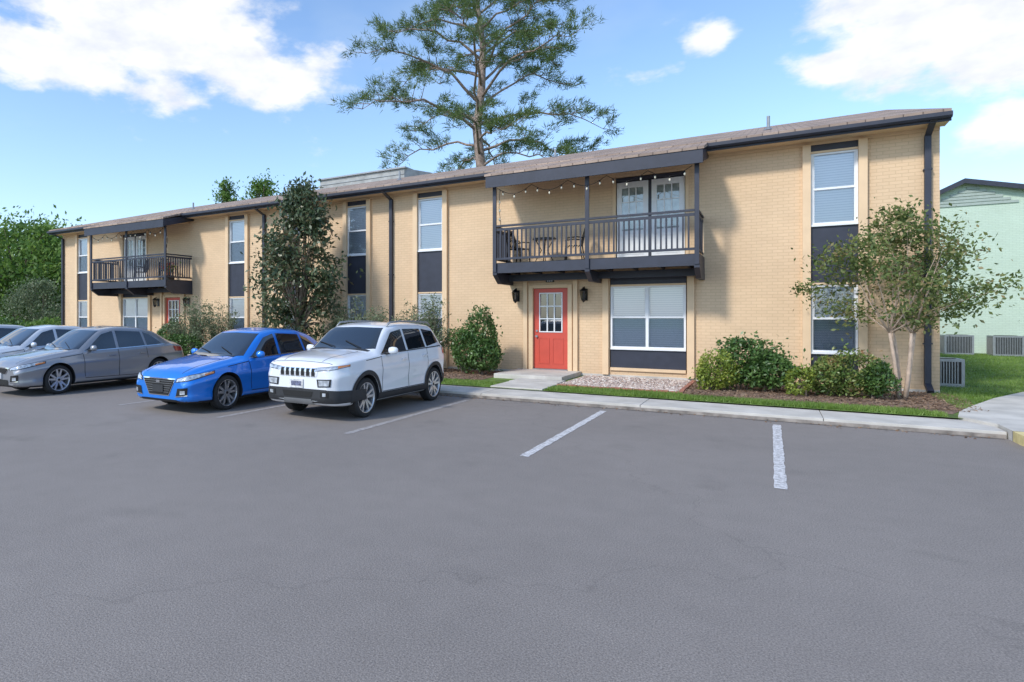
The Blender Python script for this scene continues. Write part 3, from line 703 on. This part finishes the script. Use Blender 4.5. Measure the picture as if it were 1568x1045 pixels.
for x,y,r,h in [(-8.45,16.4,.65,2.1),(-9.3,16.5,.8,2.0),(-10.2,16.2,.8,1.8),(-11.1,16.3,.8,2.05),(-12.0,16.6,.6,2.1),(-15.3,16.3,.7,1.5),(-17.2,16.2,1.0,2.1),(-18.2,16.0,.9,2.3),(-19.1,16.0,.7,1.7)]:
    wispy((x,y,.13),r,h)
shrub('holly_shrub',(-20.0,16.2,.13),[(0,0,.8,.7,.6,.75)],.09,[SH],2600)
shrub('holly_shrub',(-18.6,15.6,.13),[(0,0,.6,1.2,.6,.55)],.09,[SH],2600)
shrub('hedge',(-36,20,0),[(0,0,.8,3,1.2,.9),(-5,1,.8,3.4,1.2,1.0),(-11,2,1,4,1.5,1.2),(-18,3,1,5,1.5,1.4)],.22,[OAK,SH],2600)

# ------------------------------------------------------------------ cars
TIRE=mat('tyre_rubber',(.022,.022,.023),.85); RIM=mat('alloy_rim',(.62,.63,.65),.3,.75)
CBLK=mat('black_plastic',(.025,.026,.029),.6,bump=.1,bscale=200); CGL=mat('car_glass',(.012,.016,.02),.03,coat=.8,spec=1)
CHR=mat('chrome',(.75,.76,.78),.12,1); LENS=mat('headlight_lens',(.50,.54,.58),.08,.35,coat=1,var=.5,scale=14); AMB=mat('amber_lens',(.75,.22,.03),.15,coat=1)
TAIL=mat('tail_lens',(.35,.02,.02),.15,coat=1); SEAM=mat('panel_gap',(.01,.01,.01),.8); PLATE=mat('number_plate',(.6,.6,.6),.4,var=.3,scale=20)
BRK=mat('brake_disc',(.25,.25,.26),.4,.8); RIMB=mat('machined_rim',(.42,.43,.45),.35,.8)
def paint(name,c,metal=.2,r=.28): return mat(name,c,r,metal,var=.02,scale=2,coat=1)
def chaikin(p,it):
    for _ in range(it):
        q=[p[0]]
        for i in range(len(p)-1):
            q.append(p[i]*.75+p[i+1]*.25); q.append(p[i]*.25+p[i+1]*.75)
        q.append(p[-1]); p=np.array(q)
    return p
def make_car(name,loc,K,pt,wf,wr,Rw,style,rimmat=None,ns=5,rot=0):
    rimmat=rimmat or RIM
    root=empty(name,loc); root.rotation_euler=(0,0,rot)
    ys=np.array(K['y']); Lc=ys[-1]
    yy=np.unique(np.concatenate([np.linspace(0,.3,16),np.linspace(.3,Lc-.3,96),np.linspace(Lc-.3,Lc,16)]))
    fine=np.linspace(0,Lc,600)
    def prof(k,sg=.045):
        v=np.interp(fine,ys,K[k]); s=sg/(Lc/600); w=np.exp(-.5*(np.arange(-30,31)/s)**2); w/=w.sum()
        vp=np.concatenate([2*v[0]-v[30:0:-1],v,2*v[-1]-v[-2:-32:-1]]); sm=np.convolve(vp,w,'valid'); return np.interp(yy,fine,sm)
    P={k:prof(k,.07 if k in('zt','wr') else .045) for k in K if k!='y'}
    verts=[]
    for i,y in enumerate(yy):
        zb,ze,zt,wm,wb,wr_=[P[k][i] for k in ('zb','ze','zt','wm','wb','wr')]
        h=ze-zb; dz=max(.02,min(.065,(zt-ze)*.5))
        c=np.array([(0,zb),(wm-.14,zb),(wm-.05,zb+.03),(wm-.012,zb+.12*h+.02),(wm-.026,zb+.42*h),(wm,zb+.66*h),(wm-.002,zb+.74*h),(wm-.016,zb+.80*h),(wb+.012,ze-.05),(wb+.004,ze-.012),(wb-.02,ze+.012),
            (wr_+.03+(wb-wr_)*.12,zt-dz-.02),(wr_-.03,zt-dz*.4),(wr_*.72,zt-.006),(wr_*.35,zt+.008),(0,zt+.012)])
        c=chaikin(c,2)
        verts+=[(x,y,z) for x,z in c]+[(-x,y,z) for x,z in c[-2:0:-1]]
    nn=len(verts)//len(yy); fs=[]
    for i in range(len(yy)-1):
        for k in range(nn): fs.append((i*nn+k,(i+1)*nn+k,(i+1)*nn+(k+1)%nn,i*nn+(k+1)%nn))
    fs.append(tuple(range(nn))); fs.append(tuple(range((len(yy)-1)*nn,len(yy)*nn))[::-1])
    bv=BVHTree.FromPolygons([Vector(v) for v in verts],fs)
    me=bpy.data.meshes.new('body'); me.from_pydata(verts,[],fs); me.materials.append(pt); me.materials.append(CBLK)
    bmx=bmesh.new(); bmx.from_mesh(me); bmesh.ops.recalc_face_normals(bmx,faces=bmx.faces); bmx.to_mesh(me); bmx.free()
    body=bpy.data.objects.new('body',me); COL.objects.link(body)
    Ra=Rw+.055; W=max(K['wm'])
    cm=MB()
    for wy in (wf,wr):
        for s in (-1,1):
            cm.tube([(s*(W-.30),wy,Rw+.01),(s*(W+.3),wy,Rw+.01)],Ra,40,CBLK)
    cut=cm.obj('cut',fix=True)
    bo=body.modifiers.new('b','BOOLEAN'); bo.object=cut; bo.operation='DIFFERENCE'; bo.solver='EXACT'
    dg=bpy.context.evaluated_depsgraph_get(); me2=bpy.data.meshes.new_from_object(body.evaluated_get(dg))
    body.modifiers.clear(); body.data=me2; bpy.data.objects.remove(cut)
    me2.materials.clear(); me2.materials.append(pt); me2.materials.append(CBLK)
    for p in me2.polygons:
        c=p.center; d=min(math.hypot(c.y-wf,c.z-Rw-.01),math.hypot(c.y-wr,c.z-Rw-.01))
        dark = d<Ra+.002 or (c.z<.24 and p.normal.z<-.5)
        p.material_index=1 if dark else 0; p.use_smooth=not dark and len(p.vertices)<30
    body.parent=root
    G={}
    def gm(k):
        if k not in G: G[k]=MB()
        return G[k]
    def resample(pl,n):
        pl=[np.array(p,float) for p in pl]; o=[]
        for i in range(n):
            t=i/(n-1)*(len(pl)-1); k=min(len(pl)-2,int(t)); o.append(pl[k]+(pl[k+1]-pl[k])*(t-k))
        return o
    def patch(grp,bot,top,fn,mt,nu=12,nv=6,off=.004):
        b0=resample(bot,nu); t0=resample(top,nu); vs=[];ok=[]
        for j in range(nv):
            for i in range(nu):
                q=b0[i]+(t0[i]-b0[i])*j/(nv-1); o,d=fn(q[0],q[1]); hit,nrm,_,_=bv.ray_cast(Vector(o),Vector(d))
                if hit is None: vs.append((0,0,0)); ok.append(False)
                else:
                    if nrm.dot(Vector(d))>0: nrm=-nrm
                    vs.append(hit+nrm*off); ok.append(True)
        f=[]
        for j in range(nv-1):
            for i in range(nu-1):
                q=(j*nu+i,j*nu+i+1,(j+1)*nu+i+1,(j+1)*nu+i)
                if all(ok[k] for k in q): f.append(q)
        gm(grp).add(vs,f,mt)
    front=lambda x,z:((x,-2,z),(0,1,0))
    rear=lambda x,z:((x,Lc+2,z),(0,-1,0))
    def side(s): return lambda y,z:((s*2.5,y,z),(-s,0,0))
    def diag(s,a=.7):
        d=Vector((-s*a,1,0)).normalized()
        return lambda x,z:(tuple(Vector((s*x,0,z))-d*2.5),tuple(d))
    def topd(x,y): return ((x,y,4),(0,0,-1))
    style(dict(patch=patch,front=front,rear=rear,side=side,diag=diag,top=topd,gm=gm,bv=bv,L=Lc,W=W,Rw=Rw,wf=wf,wr=wr,pt=pt,Ra=Ra))
    for k,g in G.items(): g.obj(k,root,smooth=(k not in('plate','handles')))
    for wy in (wf,wr):
        for s in (-1,1):
            w=MB(); xo=s*(W-.03); xi=s*(W-.25)
            w.lathex([xi,xi+s*.01,xi+s*.03,xo-s*.03,xo-s*.01,xo,xo-s*.005,xo-s*.02],[Rw*.7,Rw*.93,Rw,Rw,Rw*.955,Rw*.88,Rw*.76,Rw*.72],40,TIRE)
            w.lathex([xo-s*.004,xo-s*.006,xo-s*.02,xo-s*.06,xi],[Rw*.765,Rw*.735,Rw*.71,Rw*.69,Rw*.69],40,rimmat)
            w.lathex([xo-s*.12,xo-s*.12],[.001,Rw*.69],32,BLACKM)
            w.lathex([xo-s*.11,xo-s*.105,xo-s*.105],[Rw*.46,Rw*.46,.02],28,BRK)
            for k in range(ns):
                for dq in (-.14,.14):
                    t=2*math.pi*k/ns+.3; 
                    p0=Vector((xo-s*.035,math.cos(t+dq*.7)*Rw*.10,math.sin(t+dq*.7)*Rw*.10)); p1=Vector((xo-s*.014,math.cos(t+dq*1.7)*Rw*.72,math.sin(t+dq*1.7)*Rw*.72))
                    tg=Vector((0,-math.sin(t),math.cos(t)))
                    w0,w1=.027,.019; vs=[p0-tg*w0,p0+tg*w0,p1+tg*w1,p1-tg*w1]; bk=Vector((-s*.035,0,0))
                    w.add([v for v in vs]+[v+bk for v in vs],[(0,1,2,3),(0,4,5,1),(1,5,6,2),(3,2,6,7),(0,3,7,4)],rimmat)
            w.lathex([xo-s*.05,xo-s*.022,xo-s*.02,xo-s*.02],[Rw*.18,Rw*.17,Rw*.12,.001],16,rimmat)
            w.lathex([xo-s*.02,xo-s*.014,xo-s*.014],[Rw*.085,Rw*.085,.001],12,BLACKM)
            w.obj('wheel',root,smooth=False,loc=(0,wy,Rw+.002))
    return root
def common(c,seams,winds,ws,rw,mir,handles):
    P=c['patch']
    P('glass',[(-ws[0],ws[1]+.02),(0,ws[1]),(ws[0],ws[1]+.02)],[(-ws[2],ws[3]),(0,ws[3]+.015),(ws[2],ws[3])],c['front'],CGL,28,12,.004)
    P('glass',[(-rw[0],rw[1]),(rw[0],rw[1])],[(-rw[2],rw[3]),(rw[2],rw[3])],c['rear'],CGL,16,8,.004)
    for s in (-1,1):
        S=c['side'](s)
        for b,t in winds: P('glass',b,t,S,CGL,14,8,.004)
        for y0,z0,y1,z1 in seams:
            wdt=.006 if abs(y1-y0)<abs(z1-z0) else 0; hz=0 if wdt else .006
            P('gaps',[(y0-wdt,z0-hz),(y1-wdt,z1-hz)],[(y0+wdt,z0+hz),(y1+wdt,z1+hz)],S,SEAM,14,2,.003)
        for y,z in handles:
            hit,nrm,_,_=c['bv'].ray_cast(Vector((s*2.5,y,z)),Vector((-s,0,0)))
            x=hit.x; g=c['gm']('handles'); g.box(x,x+s*.035,y-.09,y+.09,z-.014,z+.014,c['pt'] if c['hcol'] is None else c['hcol'])
        y,z=mir; hit,_,_,_=c['bv'].ray_cast(Vector((s*2.5,y,z)),Vector((-s,0,0))); x=hit.x; g=c['gm']('mirrors')
        v=[];n=10
        for xo,sy,sz,dy in [(x+s*.06,.015,.035,0),(x+s*.08,.05,.06,0),(x+s*.15,.065,.075,-.01),(x+s*.22,.055,.065,.0),(x+s*.25,.02,.04,.01)]:
            for k in range(n):
                t=2*math.pi*k/n; v.append((xo,y+dy+sy*math.cos(t),z+.07+sz*math.sin(t)))
        fs=[(i*n+k,i*n+(k+1)%n,(i+1)*n+(k+1)%n,(i+1)*n+k) for i in range(4) for k in range(n)]+[tuple(range(n)),tuple(range(4*n,5*n))]
        g.add(v,fs,c['pt']); g.box(x-s*.01,x+s*.09,y-.03,y+.03,z-.0,z+.035,CBLK)
def arches(c,w,mt,s,off=.012):
    for wy in (c['wf'],c['wr']):
        n=30; a0,a1=-.12,math.pi+.12; bot=[];top=[]
        for i in range(n):
            t=a0+(a1-a0)*i/(n-1); bot.append((wy+math.cos(t)*(c['Ra']),c['Rw']+.01+math.sin(t)*(c['Ra']))); top.append((wy+math.cos(t)*(c['Ra']+w),c['Rw']+.01+math.sin(t)*(c['Ra']+w)))
        c['patch']('arches',bot,top,c['side'](s),mt,44,3,off)
PTXT=mat('plate_text',(.12,.13,.2),.5,var=.9,scale=60)
def suv_style(c):
    P=c['patch']; F=c['front']; c['hcol']=None
    winds=[([(1.44,1.12),(1.58,1.12),(2.37,1.14)],[(1.54,1.17),(1.96,1.50),(2.35,1.555)]),
           ([(2.45,1.145),(3.18,1.17)],[(2.43,1.558),(3.14,1.55)]),
           ([(3.26,1.18),(3.86,1.25)],[(3.22,1.547),(3.70,1.49)])]
    common(c,[(1.42,.42,1.40,1.08),(2.41,.42,2.40,1.14),(3.22,.74,3.2,1.16),(1.42,.42,3.12,.42),(.9,1.02,1.42,1.065)],winds,(.735,1.185,.59,1.585),(.62,1.2,.54,1.52),(1.60,1.10),[(2.22,.98),(3.08,1.01)])
    P('grille_surround',[(-.42,.78),(.42,.78)],[(-.44,.925),(.44,.925)],F,c['pt'],20,5,.006)
    for i in range(7):
        x=(i-3)*.114; P('grille_slots',[(x-.043,.775),(x+.043,.775)],[(x-.047,.92),(x+.047,.92)],F,CHR,5,5,.010); P('grille_slots',[(x-.029,.79),(x+.029,.79)],[(x-.032,.907),(x+.032,.907)],F,SEAM,5,5,.015)
    P('lower_bumper',[(-.56,.33),(.56,.33)],[(-.62,.565),(.62,.565)],F,CBLK,24,6,.008)
    P('skid',[(-.35,.30),(.35,.30)],[(-.30,.39),(.30,.39)],F,METG,10,3,.016)
    P('intake',[(-.30,.42),(.30,.42)],[(-.34,.52),(.34,.52)],F,SEAM,10,3,.014)
    for s in (-1,1):
        D=c['diag'](s,.75); D2=c['diag'](s,.45)
        P('headlights',[(.36,.868),(.66,.888),(1.14,.945)],[(.38,.925),(.72,.955),(1.14,.982)],D,CBLK,18,4,.006)
        P('headlights',[(.37,.875),(.66,.896),(1.10,.948)],[(.39,.917),(.72,.946),(1.10,.974)],D,LENS,18,4,.010)
        P('headlights',[(.86,.925),(1.12,.952)],[(.87,.96),(1.13,.978)],D,AMB,8,3,.013)
        P('headlights',[(.44,.60),(.70,.615)],[(.42,.735),(.72,.745)],D2,CBLK,8,5,.008)
        P('headlights',[(.47,.622),(.67,.632)],[(.46,.718),(.68,.725)],D2,LENS,8,5,.014)
        P('foglights',[(.50,.43),(.66,.44)],[(.50,.53),(.66,.53)],D2,SEAM,6,4,.016); P('foglights',[(.55,.45),(.62,.455)],[(.55,.51),(.62,.51)],D2,LENS,6,4,.02)
        P('lower_bumper',[(.50,.33),(1.25,.33)],[(.54,.565),(1.25,.52)],D2,CBLK,16,5,.009)
        arches(c,.075,CBLK,s)
        S=c['side'](s); P('sill',[(c['wf']+.38,.25),(c['wr']-.38,.25)],[(c['wf']+.38,.41),(c['wr']-.38,.41)],S,CBLK,20,4,.012)
        P('sill',[(c['wr']+.36,.33),(c['L']-.06,.36)],[(c['wr']+.40,.55),(c['L']-.06,.55)],S,CBLK,8,4,.010)
        P('tail',[(3.98,1.0),(4.18,.98)],[(3.95,1.14),(4.16,1.12)],S,TAIL,6,4,.008)
        g=c['gm']('roof_rails'); pts=[(s*.60,y,z) for y,z in [(1.98,1.61),(2.1,1.69),(2.5,1.71),(3.2,1.70),(3.70,1.675),(3.82,1.60)]]; g.tube(pts,[.012,.018,.018,.018,.018,.012],8,METG)
        P('window_trim',[(1.42,1.095),(3.90,1.16)],[(1.42,1.112),(3.90,1.18)],S,CBLK,16,2,.006)
    g=c['gm']('plate'); g.box(-.17,.13,-.02,.0,.575,.725,PLATE); g.box(-.13,.09,-.024,-.02,.61,.69,PTXT)
    P('hood_lines',[(-.42,.15),(-.52,1.1)],[(-.432,.15),(-.532,1.1)],c['top'],SEAM,14,2,.003); P('hood_lines',[(.42,.15),(.52,1.1)],[(.432,.15),(.532,1.1)],c['top'],SEAM,14,2,.003)
    P('hood_lines',[(-.66,.12),(.66,.12)],[(-.66,.130),(.66,.130)],c['top'],SEAM,20,2,.003)
    P('cowl',[(-.68,1.17),(.68,1.17)],[(-.70,1.25),(.70,1.25)],c['top'],CBLK,14,4,.006)
    for a,b_ in (((-.1,1.24),(-.6,1.42)),((.5,1.24),(.02,1.42))):
        g=c['gm']('wipers'); h1=c['bv'].ray_cast(Vector((a[0],a[1],4)),Vector((0,0,-1)))[0]; h2=c['bv'].ray_cast(Vector((b_[0],b_[1],4)),Vector((0,0,-1)))[0]
        g.tube([h1+Vector((0,0,.02)),h2+Vector((0,0,.02))],.008,5,SEAM)
def sedan_style(kind):
    def st(c):
        P=c['patch']; F=c['front']; c['hcol']=CHR if kind=='b' else None
        winds=[([(1.58,.98),(1.74,.975),(2.44,.99)],[(1.70,1.03),(2.10,1.36),(2.42,1.44)]),
               ([(2.52,.99),(3.30,1.02)],[(2.50,1.445),(3.24,1.405)]),
               ([(3.37,1.025),(3.86,1.075)],[(3.32,1.395),(3.56,1.31)])]
        common(c,[(1.56,.36,1.52,.93),(2.49,.32,2.48,.98),(3.34,.72,3.32,1.0),(1.56,.33,3.2,.31),(.95,.84,1.52,.91)],winds,(.735,.995,.58,1.445),(.56,1.12,.48,1.40),(1.72,.97),[(2.30,.84),(3.18,.86)])
        if kind=='b':
            P('grille',[(-.28,.33),(.28,.33)],[(-.46,.655),(.46,.655)],F,CHR,16,8,.008)
            P('grille',[(-.262,.345),(.262,.345)],[(-.435,.638),(.435,.638)],F,SEAM,16,8,.014)
            for i in range(6):
                z=.395+i*.041; w=.26+(z-.345)*.58; P('grille',[(-w,z),(w,z)],[(-w,z+.010),(w,z+.010)],F,BRK,14,2,.020)
            P('emblem',[(-.05,.575),(.05,.575)],[(-.05,.62),(.05,.62)],F,CHR,6,3,.028)
        else:
            P('grille',[(-.30,.50),(.30,.50)],[(-.44,.65),(.44,.65)],F,CHR,16,6,.008); P('grille',[(-.27,.51),(.27,.51)],[(-.40,.635),(.40,.635)],F,SEAM,16,6,.014)
            P('intake',[(-.42,.26),(.42,.26)],[(-.40,.38),(.40,.38)],F,SEAM,14,4,.010)
        P('splitter',[(-.55,.225),(.55,.225)],[(-.5,.27),(.5,.27)],F,CBLK,18,3,.01)
        for s in (-1,1):
            D=c['diag'](s,.75); D2=c['diag'](s,.45)
            P('headlights',[(.46,.59),(.80,.62),(1.30,.73)],[(.50,.660),(.84,.730),(1.30,.785)],D,CBLK,18,6,.006)
            P('headlights',[(.50,.602),(.80,.632),(1.24,.732)],[(.52,.650),(.84,.718),(1.24,.773)],D,LENS,18,6,.010)
            P('headlights',[(1.10,.705),(1.28,.735)],[(1.10,.735),(1.28,.77)],D,AMB,6,3,.013)
            P('foglights',[(.48,.33),(.74,.36)],[(.52,.48),(.76,.50)],D2,SEAM,8,5,.010); P('foglights',[(.60,.37),(.70,.38)],[(.60,.44),(.70,.45)],D2,LENS,6,4,.016)
            P('foglights',[(.47,.32),(.75,.35)],[(.47,.335),(.75,.365)],D2,CHR,6,2,.018)
            S=c['side'](s); arches(c,.02,c['pt'],s,.006)
            P('window_trim',[(1.56,.955),(3.94,1.045)],[(1.56,.97),(3.94,1.063)],S,CHR,16,2,.006)
            P('sill',[(c['wf']+.40,.215),(c['wr']-.40,.215)],[(c['wf']+.40,.25),(c['wr']-.40,.25)],S,CBLK,16,3,.008)
            P('tail',[(4.25,.86),(4.58,.84)],[(4.20,.99),(4.55,.95)],S,TAIL,8,4,.008)
        g=c['gm']('plate')
        g.box(-.15,.15,-.035,-.0,.40,.53,CBLK if kind=='b' else PLATE)
        P('hood_lines',[(-.50,.12),(-.60,1.25)],[(-.512,.12),(-.612,1.25)],c['top'],SEAM,16,2,.003); P('hood_lines',[(.50,.12),(.60,1.25)],[(.512,.12),(.612,1.25)],c['top'],SEAM,16,2,.003)
        P('cowl',[(-.62,1.30),(.62,1.30)],[(-.64,1.38),(.64,1.38)],c['top'],CBLK,14,4,.006)
        for a,b_ in (((-.1,1.38),(-.6,1.56)),((.5,1.38),(.02,1.56))):
            g=c['gm']('wipers'); h1=c['bv'].ray_cast(Vector((a[0],a[1],4)),Vector((0,0,-1)))[0]; h2=c['bv'].ray_cast(Vector((b_[0],b_[1],4)),Vector((0,0,-1)))[0]
            g.tube([h1+Vector((0,0,.02)),h2+Vector((0,0,.02))],.007,5,SEAM)
    return st
KJ=dict(y=[0,.03,.12,.35,.9,1.15,1.27,1.86,2.3,3.2,3.76,4.04,4.18,4.25],
 zb=[.36,.30,.27,.25,.24,.24,.24,.24,.24,.24,.26,.32,.36,.42],
 ze=[.86,.92,.97,1.01,1.055,1.07,1.08,1.10,1.12,1.15,1.17,1.15,1.10,1.0],
 zt=[.89,.97,1.03,1.09,1.15,1.17,1.21,1.62,1.685,1.68,1.64,1.42,1.18,1.04],
 wm=[.64,.72,.80,.86,.88,.88,.88,.88,.88,.88,.87,.84,.79,.70],
 wb=[.58,.67,.75,.81,.83,.84,.84,.84,.84,.84,.83,.80,.75,.66],
 wr=[.53,.60,.67,.72,.74,.74,.72,.63,.625,.62,.61,.61,.61,.58])
KS=dict(y=[0,.03,.12,.4,.95,1.27,1.37,2.08,2.6,3.3,3.78,4.26,4.5,4.62,4.70],
 zb=[.26,.22,.20,.19,.18,.18,.18,.18,.18,.18,.19,.22,.27,.32,.38],
 ze=[.60,.66,.71,.78,.865,.905,.915,.94,.96,.99,1.01,1.03,1.0,.92,.82],
 zt=[.65,.715,.765,.86,.96,1.0,1.02,1.485,1.56,1.525,1.41,1.14,1.09,.98,.88],
 wm=[.66,.74,.80,.87,.90,.90,.90,.90,.90,.90,.90,.88,.84,.78,.70],
 wb=[.60,.68,.74,.81,.84,.85,.85,.85,.85,.85,.84,.82,.78,.72,.64],
 wr=[.52,.59,.65,.70,.73,.73,.72,.61,.60,.59,.59,.64,.65,.62,.56])
make_car('white_suv',(-6.92,8.36,0),KJ,paint('white_paint',(.76,.78,.82),0),.90,3.55,.355,suv_style)
make_car('blue_sedan',(-9.68,7.62,0),KS,paint('blue_paint',(.005,.19,.70),.2),.92,3.72,.335,sedan_style('b'),RIMB)
make_car('grey_sedan',(-14.75,7.22,0),KS,paint('grey_paint',(.29,.30,.325),.45),.92,3.72,.335,sedan_style('g'))
make_car('silver_sedan',(-17.75,7.4,0),KS,paint('silver_paint',(.62,.65,.69),.35),.92,3.72,.335,sedan_style('g'))
make_car('silver_sedan',(-21.0,7.4,0),KS,paint('dark_silver_paint',(.48,.51,.55),.4),.92,3.72,.335,sedan_style('g'))

# ------------------------------------------------------------------ light & sky
sd=Vector((-.30,-.74,.68)).normalized()
el=math.asin(sd.z); az=math.atan2(sd.x,sd.y)
s=bpy.data.lights.new('sun','SUN'); s.energy=3.15; s.angle=math.radians(7); s.color=(1,.955,.89)
so=bpy.data.objects.new('sun',s); COL.objects.link(so); so.rotation_euler=sd.to_track_quat('Z','Y').to_euler()
w=bpy.data.worlds.new('World'); scene.world=w; w.use_nodes=True; nt=w.node_tree
bg=nt.nodes['Background']; sky=nt.nodes.new('ShaderNodeTexSky'); sky.sky_type='NISHITA'; sky.sun_disc=False
sky.sun_elevation=el; sky.sun_rotation=az; sky.air_density=1.0; sky.dust_density=.4; sky.ozone_density=2.0
bg.inputs['Strength'].default_value=.15
tc=nt.nodes.new('ShaderNodeTexCoord'); sp=nt.nodes.new('ShaderNodeSeparateXYZ'); L(nt,tc.outputs['Generated'],sp.inputs[0])
def M(op,a,b=None,c=None,clamp=False):
    n=nt.nodes.new('ShaderNodeMath'); n.operation=op; n.use_clamp=clamp
    for i,x in enumerate((a,b,c)):
        if x is None: continue
        if isinstance(x,(int,float)): n.inputs[i].default_value=x
        else: L(nt,x,n.inputs[i])
    return n.outputs[0]
azn=M('MULTIPLY',M('ARCTAN2',M('MULTIPLY',sp.outputs['X'],-1),sp.outputs['Y']),57.2958)   # degrees left of +Y
eln=M('MULTIPLY',M('ARCSINE',sp.outputs['Z']),57.2958)
blobs=[(52,24,13,5.6,1.1),(60,20.4,9,3.0,1.0),(43,20.6,7,2.9,1.0),(-9,20.5,7,4.6,1.1),(-14,18,6.5,3.6,1.1),(-4.2,18.0,3.2,1.5,.85),
       (4.2,21.2,2.8,1.5,.75),(8.2,19.6,3.6,1.1,.70),(-13,12.0,3.8,1.6,.95),(100,22,30,6,.9),(-70,22,25,6,.9),(180,30,40,8,.8),(-180,30,40,8,.8)]
tot=None
for a,e,sa,se,k in blobs:
    dx=M('DIVIDE',M('SUBTRACT',azn,a),sa); dy=M('DIVIDE',M('SUBTRACT',eln,e),se)
    g=M('MULTIPLY',M('EXPONENT',M('MULTIPLY',M('ADD',M('MULTIPLY',dx,dx),M('MULTIPLY',dy,dy)),-1)),k)
    tot=g if tot is None else M('MAXIMUM',tot,g)
mp=nt.nodes.new('ShaderNodeMapping'); mp.inputs['Scale'].default_value=(1,1,2.0); L(nt,tc.outputs['Generated'],mp.inputs[0])
def wn(sc,d,ro):
    n=nt.nodes.new('ShaderNodeTexNoise'); n.inputs['Scale'].default_value=sc; n.inputs['Detail'].default_value=d; n.inputs['Roughness'].default_value=ro; L(nt,mp.outputs[0],n.inputs['Vector']); return n.outputs['Fac']
nz=wn(11,7,.55)
den=M('ADD',tot,M('MULTIPLY',M('SUBTRACT',nz,.5),1.7))
mr=nt.nodes.new('ShaderNodeMapRange'); mr.interpolation_type='SMOOTHSTEP'; mr.inputs['From Min'].default_value=.30; mr.inputs['From Max'].default_value=.72; L(nt,den,mr.inputs['Value'])
hz=nt.nodes.new('ShaderNodeMapRange'); hz.inputs['From Min'].default_value=.45; hz.inputs['From Max'].default_value=.85; hz.inputs['To Max'].default_value=.35; L(nt,wn(3,4,.6),hz.inputs['Value'])
hor=M('MULTIPLY',M('EXPONENT',M('DIVIDE',M('MAXIMUM',eln,0),-9)),.62)
def mixc(f,a,b):
    n=nt.nodes.new('ShaderNodeMix'); n.data_type='RGBA'
    if isinstance(f,(int,float)): n.inputs[0].default_value=f
    else: L(nt,f,n.inputs[0])
    for i,x in ((6,a),(7,b)):
        if isinstance(x,tuple): n.inputs[i].default_value=x
        else: L(nt,x,n.inputs[i])
    return n.outputs[2]
sv=nt.nodes.new('ShaderNodeVectorMath'); sv.operation='MULTIPLY'; sv.inputs[1].default_value=(1.5,1.66,1.8); L(nt,sky.outputs[0],sv.inputs[0])
c=mixc(M('MAXIMUM',hor,hz.outputs[0]),sv.outputs[0],(5.0,5.9,6.5,1))
shade=mixc(M('MULTIPLY',M('SUBTRACT',wn(14,4,.6),.3),2.2,clamp=True),(5.6,5.9,6.6,1),(7.8,7.8,7.8,1))
c=mixc(mr.outputs[0],c,shade)
L(nt,c,bg.inputs['Color'])
scene.view_settings.view_transform='Standard'; scene.view_settings.look='None'; scene.view_settings.exposure=0
